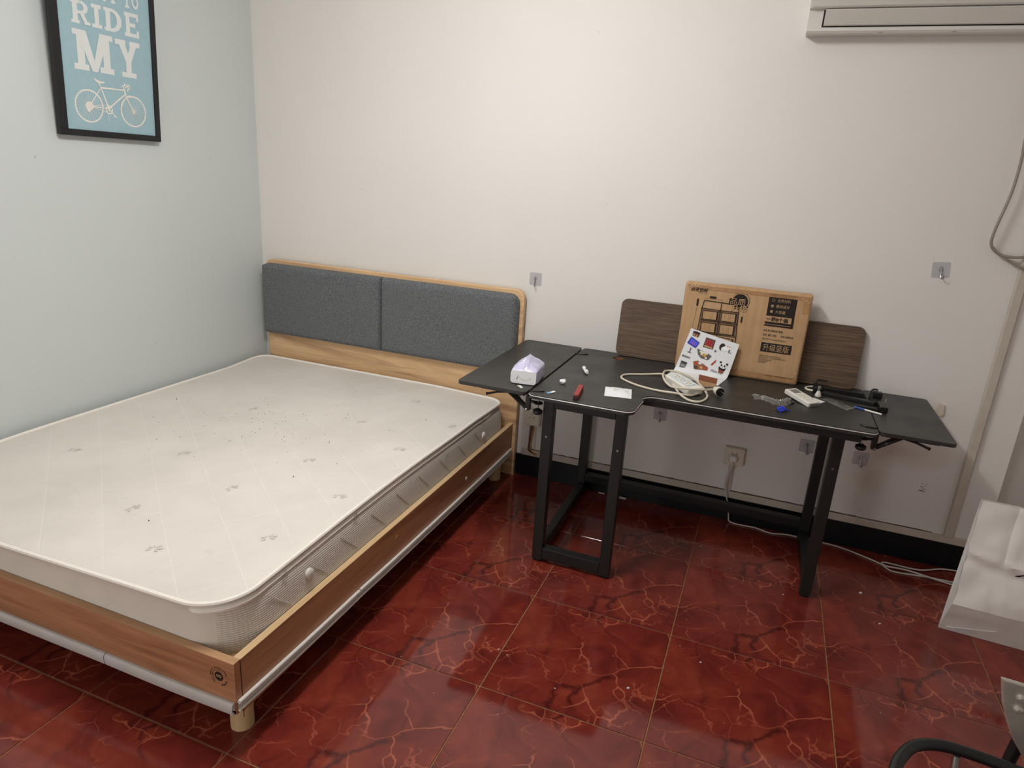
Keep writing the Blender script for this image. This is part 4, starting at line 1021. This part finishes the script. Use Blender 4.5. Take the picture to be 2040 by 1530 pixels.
# ------------------------------------------------------------------ small things on the desk
def tissue():
    t = thing('tissue_pack', 'soft pack of tissues in lilac film on the left desk leaf', 'tissue pack', (1.826, -.712, DZ), (0, 0, math.radians(7)))
    def pack(shrink, zs, peak):
        bm = bmesh.new(); bmesh.ops.create_cube(bm, size=2); bmesh.ops.subdivide_edges(bm, edges=bm.edges[:], cuts=11, use_grid_fill=True)
        for v in bm.verts:
            p = v.co.copy(); q = Vector([math.copysign(abs(c)**.9, c) for c in p])
            l4 = (abs(q.x)**7+abs(q.y)**7+abs(q.z)**7)**(1/7); q = q/l4
            x_ = q.x*.054*shrink; y = .082+q.y*.082*shrink; zz = .0285+q.z*.0285
            if q.z > .2:
                k = max(0, 1-abs(q.x)*.95)*max(0, min(1, (y-.0)/.045))*max(0, 1.0-max(0, (y-.11)/.09))
                zz += peak*k*(q.z-.2)*1.25
                x_ *= 1-.28*k
                nn = noise.noise(Vector((x_*45, y*28, 3)))
                zz += nn*.010*peak/.042*min(1, k*2)
            v.co = Vector((x_, y, max(zz*zs, .0006)))
            n2 = noise.noise_vector(v.co*38); v.co += Vector((n2.x*.0016, n2.y*.0016, 0))*(1 if shrink > .97 else 0)
        return bm
    fmb = MB().bm(pack(1.0, 1.0, .040), False)
    f = obj('film_wrapper', fmb, 'lilac', t)
    vs = []; fs = []; n = 12
    pts = rrect(-.050, .003, .050, .054, .012, 5)
    obj('tissue_front', MB().prism(pts, -.0012, -.0032, 'y', .0006), 'white_paper', t)
    obj('swoosh', ring(MB(), (.006, .052), .030, .034, lambda u, v: (u, -.0036, v), 200, 320, 16), colour((222, 216, 206)), t)
    obj('print_mark', MB().add([(-.026, -.0036, .018), (-.0235, -.0036, .018), (-.021, -.0036, .030), (-.0235, -.0036, .030)], [(0, 1, 2, 3)]), colour((52, 62, 74)), t)
    obj('tissue_tip', MB().add([(-.014, .022, .060), (.006, .018, .062), (.010, .05, .088), (-.002, .06, .096), (-.018, .05, .080), (-.002, .036, .083)], [(0, 1, 5), (1, 2, 5), (2, 3, 5), (3, 4, 5), (4, 0, 5)]), 'white_paper', t)
tissue()
def scrapm(name, label, cat, mb, mat, group=None):
    o = obj(name, mb, mat); tag(o, label, cat, group); return o
zt_ = DZ
scrapm('plastic_sliver', 'white plastic sliver under the front of the tissue pack', 'scrap', MB().prism([(1.815,-.742),(1.838,-.765),(1.843,-.757),(1.826,-.735)], zt_+.0002, zt_+.004, 'z', .001), 'white_plastic')
rs = MB().tube([(2.0545,-.787,zt_+.011),(2.0365,-.642,zt_+.0108)], .0105, 4)
tb = thing('red_stick', 'dark red square stick lying near the front edge of the desk', 'stick', (2.046, -.715, DZ), (0, 0, math.atan2(.018, .145)))
obj('body', MB().box((-.0095, -.064, .0005), (.0095, .066, .019), bevel=.0016, seg=1), 'red', tb)
obj('tip', MB().box((-.0085, -.074, .001), (.0085, -.064, .0175), bevel=.0015, seg=1), colour((66, 34, 32)), tb, label='dark end')
wp = thing('paper_twist', 'white twisted paper scrap on the middle of the left desk', 'paper scrap', (1.989, -.408, DZ))
obj('twist', MB().tube([(1.970,-.366,DZ+.008),(1.976,-.382,DZ+.010),(1.986,-.404,DZ+.006),(1.998,-.43,DZ+.010),(2.008,-.449,DZ+.010)], [.005, .0085, .005, .0092, .006], 7), 'white_paper', wp)
obj('loose_end', MB().prism([(1.966,-.372),(1.978,-.358),(1.982,-.374)], DZ+.003, DZ+.007, 'z'), 'white_paper', wp)
bm = bmesh.new(); bmesh.ops.create_icosphere(bm, subdivisions=2, radius=.012)
for v in bm.verts: v.co = Vector((v.co.x*1.2, v.co.y, v.co.z*.8))*(1+.35*noise.noise(v.co*140))+Vector((1.957, -.619, DZ+.0105)); v.co.z = max(v.co.z, DZ+.0004)
scrapm('paper_ball', 'small crumpled white paper ball left of the red stick', 'paper scrap', MB().bm(bm), 'white_paper')
bs = thing('tape_scrap', 'pale blue and white tape scrap at the front left of the desk', 'tape scrap', (1.948, -.746, DZ))
obj('blue_piece', MB().prism([(1.935,-.757),(1.946,-.768),(1.960,-.748),(1.950,-.738)], DZ+.0002, DZ+.0016, 'z'), 'blue_tape', bs)
obj('white_piece', MB().prism([(1.949,-.750),(1.957,-.756),(1.966,-.738),(1.955,-.730)], DZ+.0016, DZ+.0035, 'z'), 'white_paper', bs)
sa = MB(); vs = []; fs = []; A, B, C, D = Vector((2.113,-.565,0)), Vector((2.212,-.546,0)), Vector((2.234,-.662,0)), Vector((2.136,-.681,0))
nx, ny = 14, 12
for j in range(ny+1):
    for i in range(nx+1):
        u, v = i/nx, j/ny; p = A.lerp(B, u).lerp(D.lerp(C, u), v)
        h = .0015+.011*max(0, math.sin(math.pi*min(max((u-.08)/.84, 0), 1)))**.6*max(0, math.sin(math.pi*min(max((v-.1)/.8, 0), 1)))**.6+.002*noise.noise(p*60)
        if i in (0, nx) or j in (0, ny): h = max(.0012, h)
        vs.append((p.x, p.y, DZ+max(.0004, h)))
for j in range(ny):
    for i in range(nx): a = j*(nx+1)+i; fs.append((a, a+nx+1, a+nx+2, a+1))
n = len(vs)
vs += [(v[0], v[1], DZ+.0002) for v in vs]
for j in range(ny):
    for i in range(nx): a = n+j*(nx+1)+i; fs.append((a, a+1, a+nx+2, a+nx+1))
sat = thing('sachet', 'white sealed sachet lying on the desk beside the notch', 'sachet', (2.174, -.613, DZ))
obj('pouch', MB().add(vs, fs, True), 'white_paper', sat)
def satp(u, v): p = A.lerp(B, u).lerp(D.lerp(C, u), v); return (p.x, p.y, DZ+.0152)
mb = MB()
for k in range(3): quad(mb, [(.3, .35+.12*k), (.62-.1*k, .35+.12*k), (.62-.1*k, .39+.12*k), (.3, .39+.12*k)], satp)
obj('faint_print', mb, colour((214, 205, 196)), sat)

rm = thing('remote_control', 'white remote control with grey display resting on the desk clutter', 'remote control', (2.824, -.331, DZ+.006), (math.radians(2), math.radians(6), math.atan2(-.098, .087)))
obj('case', MB().box((-.066, -.027, 0), (.066, .027, .019), bevel=.004, seg=3), 'white_plastic', rm)
obj('display', MB().box((-.053, -.016, .019), (-.022, .016, .0196)), 'grey_screen', rm)
for k in range(3):
    for q in range(2): obj('button', MB().box((-.008+k*.019, -.014+q*.017, .019), (.004+k*.019, -.003+q*.017, .0204), bevel=.0006, seg=1), 'cream_plastic', rm)
obj('end_cap', MB().box((.0655, -.020, .003), (.0675, .020, .015)), 'grey_screen', rm, label='grey end window')
bb = thing('plastic_block', 'small black plastic block under the remote control', 'block', (2.786, -.372, DZ))
obj('block', MB().box((2.772, -.386, DZ+.0002), (2.800, -.358, DZ+.0055), bevel=.001, seg=1), 'black_plastic', bb)
obj('tab', MB().box((2.776, -.401, DZ+.0002), (2.790, -.386, DZ+.014), bevel=.002), 'black_plastic', bb)
# crumpled clear bag
def film(name, label, path, width, seed, mat, hmax, rag=.006):
    vs = []; fs = []; nu, nv = 26, 9; P = [Vector(p) for p in path]
    for i in range(nu+1):
        t = i/nu*(len(P)-1); k = min(int(t), len(P)-2); c = P[k].lerp(P[k+1], t-k); d = (P[k+1]-P[k]).normalized(); n_ = Vector((-d.y, d.x, 0))
        w_ = width*(.75+.35*noise.noise(Vector((i*.4, seed, 0))))
        for j in range(nv+1):
            s_ = j/nv*2-1; p = c+n_*s_*w_
            h = hmax*(1-s_*s_)*.6+hmax*.75*abs(noise.noise(Vector((i*.55, j*.8, seed))))+.0008
            p = p+Vector((noise.noise(Vector((i*.7, j*.9, seed+5)))*rag, noise.noise(Vector((i*.7, j*.9, seed+9)))*rag, h)); p.z = max(p.z, DZ+.0006); vs.append(p)
    for i in range(nu):
        for j in range(nv): a = i*(nv+1)+j; fs.append((a, a+1, a+nv+2, a+nv+1))
    o = obj(name, MB().add(vs, fs), mat); tag(o, label, 'plastic bag'); return o
film('plastic_bag', 'crumpled clear plastic bag left of the white remote control', [(2.648,-.405,DZ),(2.685,-.388,DZ),(2.722,-.425,DZ),(2.750,-.428,DZ),(2.768,-.395,DZ),(2.778,-.372,DZ)], .024, 3.1, 'clear_film', .022)
def pouch(A, B, C, D, h0, nz):
    vs = []; fs = []; nx, ny = 16, 8
    for j in range(ny+1):
        for i in range(nx+1):
            u, v = i/nx, j/ny; p = A.lerp(B, u).lerp(D.lerp(C, u), v)
            e = max(0, min(u, 1-u)*2)**.35*max(0, min(v, 1-v)*2)**.35
            vs.append((p.x, p.y, DZ+.0006+h0*e+(nz*noise.noise(p*55) if e > 0 else 0)))
    for j in range(ny):
        for i in range(nx): a = j*(nx+1)+i; fs.append((a, a+nx+1, a+nx+2, a+1))
    return MB().add(vs, fs, False)
sl = thing('plastic_sleeve', 'smoky grey flat plastic sleeve right of the white remote control', 'plastic sleeve', (2.953, -.285, DZ))
obj('sleeve', pouch(Vector((2.897,-.256,0)), Vector((2.980,-.358,0)), Vector((3.012,-.312,0)), Vector((2.925,-.226,0)), .011, .002), 'smoke_film', sl)
obj('sleeve_edge_glint', MB().tube([(2.9815,-.357,DZ+.003), (3.0125,-.313,DZ+.003)], .0022, 6), 'clear_film', sl)  # pale tube added as the bright highlight on the sleeve's edge
wc = obj('white_card', MB().prism([(2.838,-.282),(2.872,-.262),(2.912,-.292),(2.893,-.322)], DZ+.0004, DZ+.0022, 'z'), 'white_paper'); tag(wc, 'small white card lying behind the remote control', 'card')
ru = thing('rubber_knot', 'bright blue knotted rubber piece near the desk front edge', 'rubber piece', (2.755, -.505, DZ))
obj('loop', MB().tube([(2.740,-.490,DZ+.004),(2.752,-.478,DZ+.010),(2.766,-.488,DZ+.006),(2.762,-.512,DZ+.010),(2.748,-.520,DZ+.004),(2.741,-.505,DZ+.009)], .0038, 7, True), 'blue', ru)
obj('loop', MB().tube([(2.745,-.500,DZ+.009),(2.758,-.494,DZ+.014),(2.764,-.506,DZ+.012),(2.752,-.514,DZ+.013)], .0034, 7, True), 'blue', ru)
obj('tail', MB().tube([(2.760,-.500,DZ+.008),(2.775,-.494,DZ+.004),(2.784,-.486,DZ+.003)], [.0035, .003, .0015], 6), 'blue', ru)
# disassembled black bracket
brk = thing('metal_bracket', 'disassembled black metal bracket arm across the desk and right leaf', 'bracket', (3.0, -.18, DZ))
def barbox(a, b, w_, z0, z1):
    a = Vector(a); b = Vector(b); d = (b-a); l_ = d.length; ang = math.atan2(d.y, d.x)
    return MB().box((0, -w_/2, z0), (l_, w_/2, z1), Matrix.Translation((a.x, a.y, DZ)) @ Matrix.Rotation(ang, 4, 'Z'), bevel=.0015, seg=1)
obj('arm', barbox((2.905,-.185,0), (3.090,-.228,0), .030, .0004, .014), 'black_steel', brk)
obj('arm', barbox((2.880,-.128,0), (3.060,-.134,0), .024, .0006, .018), 'black_steel', brk)
obj('arm_tip', barbox((3.02,-.292,0), (3.095,-.300,0), .018, .0004, .010), 'black_steel', brk)
cl = MB().box((3.076,-.235,DZ+.0004), (3.126,-.150,DZ+.016), bevel=.002, seg=1).box((3.088,-.170,DZ+.016), (3.120,-.140,DZ+.036), bevel=.002, seg=1).box((3.094,-.315,DZ+.0004), (3.124,-.232,DZ+.022), bevel=.002, seg=1)
obj('clamp_block', cl, 'black_plastic', brk)
obj('clamp_hook', MB().tube([(3.082,-.148,DZ+.010),(3.082,-.145,DZ+.034),(3.092,-.143,DZ+.042),(3.104,-.143,DZ+.040)], .0035, 6, smooth_path=1), 'black_steel', brk)
obj('end_strip', MB().tube([(3.105,-.318,DZ+.006),(3.128,-.206,DZ+.026)], .0022, 6), 'steel', brk)
obj('hinge', MB().box((2.872,-.178,DZ+.0004), (2.905,-.112,DZ+.024), bevel=.003, seg=1), 'black_plastic', brk)
obj('tab_plate', MB().box((2.888,-.098,DZ+.030), (2.926,-.076,DZ+.034), bevel=.001, seg=1).tube([(2.880,-.122,DZ+.018),(2.890,-.085,DZ+.032)], .002, 6), 'black_steel', brk)
rg = obj('cable_ring', MB().tube([(2.872,-.172,DZ+.006),(2.851,-.160,DZ+.005),(2.846,-.135,DZ+.005),(2.866,-.112,DZ+.006),(2.885,-.108,DZ+.008)], .0042, 7, smooth_path=2), 'cream_plastic'); tag(rg, 'pale curved plastic ring behind the remote control beside the bracket', 'ring')
cp = thing('clear_clip', 'small clear plastic clip between the remote and the grey sleeve', 'clip', (2.890, -.232, DZ))
obj('stem', MB().tube([(2.888,-.218,DZ+.020),(2.888,-.225,DZ+.040)], [.005, .006], 10), 'clear_film', cp)
obj('foot', MB().lathe([(.012, 0), (.012, .006), (.006, .020)], (2.889, -.222, DZ+.0005), 'z', 14), 'white_plastic', cp)
ws = thing('white_stick', 'thin white stick with blue end lying below the black bracket', 'stick', (3.06, -.308, DZ))
obj('shaft', MB().tube([(3.046,-.322,DZ+.0040),(3.100,-.350,DZ+.0040)], .0035, 8), 'white_plastic', ws)
obj('blue_end', MB().tube([(3.012,-.304,DZ+.0040),(3.046,-.322,DZ+.0040)], .0038, 8), colour((70, 92, 168)), ws, label='blue end')

# ------------------------------------------------------------------ paper bag
bag = thing('paper_bag', 'white crumpled paper shopping bag standing at the right edge', 'bag', (3.6, -.5, 0))
W_ = .36
B0 = Vector((3.413, -.496, .001)); F0 = Vector((3.420, -.541, .132)); T0 = Vector((3.440, -.470, .509))
wd = Vector((1, -.05, 0)).normalized()
vs = []; fs = []; nu, nv = 26, 26
def frontp(u, v):
    p = F0.lerp(T0, v)+wd*u*W_
    n_ = Vector((0, -1, .18)).normalized()
    vf = .52-.05*math.sin(min(u/.55, 1)*math.pi*.5)*1.6+.03*max(0, u-.5)
    cr_ = .007*math.exp(-((v-vf)/.035)**2)-.006*math.exp(-((v-vf+.07)/.05)**2)
    vr = -.006*math.exp(-((u-.30)/.03)**2)*(1 if v > vf else .25)+.004*math.exp(-((u-.36)/.03)**2)*(1 if v > vf else .2)
    return p+n_*(cr_+vr+.009*noise.noise(Vector((u*4, v*4.5, 2)))+.003*noise.noise(Vector((u*11, v*12, 5)))*min(1, 6*v)*min(1, 4*u+.2))
for j in range(nv+1):
    for i in range(nu+1): vs.append(frontp(i/nu, j/nv))
for j in range(nv):
    for i in range(nu): a = j*(nu+1)+i; fs.append((a, a+1, a+nu+2, a+nu+1))
obj('front_panel', MB().add(vs, fs, True), 'bag_paper', bag)
vs = []; fs = []
for j in range(9):
    for i in range(nu+1):
        p = B0.lerp(F0, j/8)+wd*(i/nu)*W_; p += Vector((0, -1, -.3))*(.003*noise.noise(Vector((i*.25, j*.4, 7))))*math.sin(math.pi*j/8); p.z = max(p.z, .0006); vs.append(p)
for j in range(8):
    for i in range(nu): a = j*(nu+1)+i; fs.append((a, a+1, a+nu+2, a+nu+1))
obj('bottom_panel', MB().add(vs, fs, True), 'bag_paper', bag)
BK = T0+Vector((.0, .014, 0))
obj('side_gusset', MB().add([B0, F0, T0, BK, F0.lerp(T0, .5)+Vector((.004, .012, 0))], [(0, 1, 4), (1, 2, 4), (2, 3, 4), (3, 0, 4)]), 'bag_paper', bag)
obj('back_panel', MB().add([B0, B0+wd*W_, BK+wd*W_, BK], [(0, 1, 2, 3)]), 'bag_paper', bag)
obj('fold_line', MB().tube([(B0.lerp(F0, .12)+wd*.02)+Vector((0,-.002,0)), (B0.lerp(F0, .42)+wd*.16)+Vector((0,-.003,0))], .0009, 5), 'white_paper', bag)
mb = text_mb('ART', .415, .385, .86, .475, lambda u, v: tuple(frontp(u, v)+Vector((0, -.0022, .0006))), shear=.35, bold=.03)
obj('printed_letters', mb, 'ink', bag)
mb = MB(); quad(mb, [(.47, .505), (.53, .51), (.53, .525), (.50, .522)], lambda u, v: tuple(frontp(u, v)+Vector((0, -.002, .0004)))); obj('printed_mark', mb, colour((110, 60, 56)), bag)

# ------------------------------------------------------------------ chair at the bottom right corner
ch = thing('office_chair', 'black tube armed chair with polished metal bracket at the lower right corner', 'chair', (3.35, -2.2, 0))
AR = .0095
arm = [(2.960,-2.16,.47),(2.938,-2.10,.57),(2.934,-2.04,.612),(2.943,-1.998,.622),(2.955,-1.97,.622),(2.971,-1.945,.622),(2.990,-1.929,.622),(3.012,-1.919,.622),(3.033,-1.915,.622),(3.055,-1.915,.622),(3.083,-1.917,.622),(3.110,-1.921,.622),(3.150,-1.926,.622),(3.28,-1.93,.622),(3.42,-1.935,.60),(3.47,-1.94,.47)]
obj('armrest', MB().tube(arm, AR, 12, smooth_path=2), 'black_plastic', ch)
obj('arm_post', MB().tube([(3.045,-1.917,.612),(3.046,-1.93,.56),(3.10,-2.0,.455)], .006, 10), 'steel', ch, label='thin grey metal post')
pl = [(3.097,.733),(3.129,.7315),(3.171,.728),(3.215,.724),(3.235,.66),(3.225,.60),(3.206,.588),(3.172,.585),(3.158,.597),(3.14,.622),(3.124,.652),(3.109,.688)]
cb = obj('chrome_bracket', MB().prism(pl, -1.850, -1.842, 'y', .003), 'chrome', ch, label='polished chrome bracket')
for x_, z_ in ((3.131, .706), (3.1325, .684), (3.18, .69)):
    obj('bolt', MB().lathe([(.008, 0), (.007, -.004), (.003, -.006)], (x_, -1.850, z_), 'y', 14), 'chrome', cb)
obj('upright', MB().tube([(3.145,-1.838,.44),(3.150,-1.838,.58),(3.165,-1.836,.70),(3.19,-1.84,.72)], .010, 10, smooth_path=1), 'black_plastic', ch)
obj('seat', MB().box((3.10,-2.44,.43), (3.56,-1.98,.475), bevel=.015, seg=3), 'black_plastic', ch)
obj('bracket_arm', MB().tube([(3.19,-1.84,.66),(3.2,-1.90,.45),(3.2,-2.0,.445)], .010, 10), 'black_plastic', ch)
obj('arm_stay', MB().tube([(3.145,-1.838,.445),(3.15,-2.0,.445)], .010, 10), 'black_plastic', ch)
obj('arm_stay', MB().tube([(3.47,-1.94,.475),(3.45,-2.0,.455)], .0095, 10), 'black_plastic', ch)
obj('arm_stay', MB().tube([(2.960,-2.16,.472),(3.02,-2.2,.455),(3.12,-2.2,.45)], .0095, 10), 'black_plastic', ch)
for x_, y in ((3.13, -2.41), (3.53, -2.41), (3.13, -2.02), (3.53, -2.02)):
    obj('leg', MB().cyl((x_, y, 0), (x_, y, .435), .011, 12), 'black_steel', ch)

# ------------------------------------------------------------------ crumbs on the floor
mb = MB()
for (x_, y, s_) in ((2.434,-1.289,.0035),(2.229,-1.385,.002),(3.167,-.386,.0045),(3.213,-.571,.003),(2.628,-1.071,.0025),(2.008,-1.297,.002),(2.043,-1.31,.0015),(2.882,-.537,.002)):
    for q in range(2): mb.box((x_-s_+q*s_*.8, y-s_*.6+q*s_*.5, .0002), (x_+s_*.4+q*s_*.8, y+s_*.5+q*s_*.5, s_*.9))
for k in range(60):
    x_ = random.uniform(1.6, 3.5); y = random.uniform(-1.9, -.25); s_ = random.uniform(.0004, .0009)
    mb.box((x_-s_, y-s_, .0002), (x_+s_, y+s_, s_))
fc = obj('floor_crumbs', mb, 'white_paper'); fc['kind'] = 'stuff'; tag(fc, 'white crumbs scattered over the red floor tiles', 'crumbs')
tg = thing('label_scrap', 'small white paper scraps lying by the black skirting under the desk', 'paper scrap', (2.09, -.02, 0))
obj('scrap', MB().prism([(2.022,-.028),(2.052,-.030),(2.052,-.018),(2.022,-.016)], .0003, .002, 'z'), 'white_paper', tg)
obj('scrap', MB().prism([(2.118,-.034),(2.160,-.034),(2.160,-.018),(2.118,-.018)], .0003, .003, 'z'), 'white_paper', tg)
for o in bpy.data.objects:
    if '_local' in o: del o['_local']
bpy.context.view_layer.update()
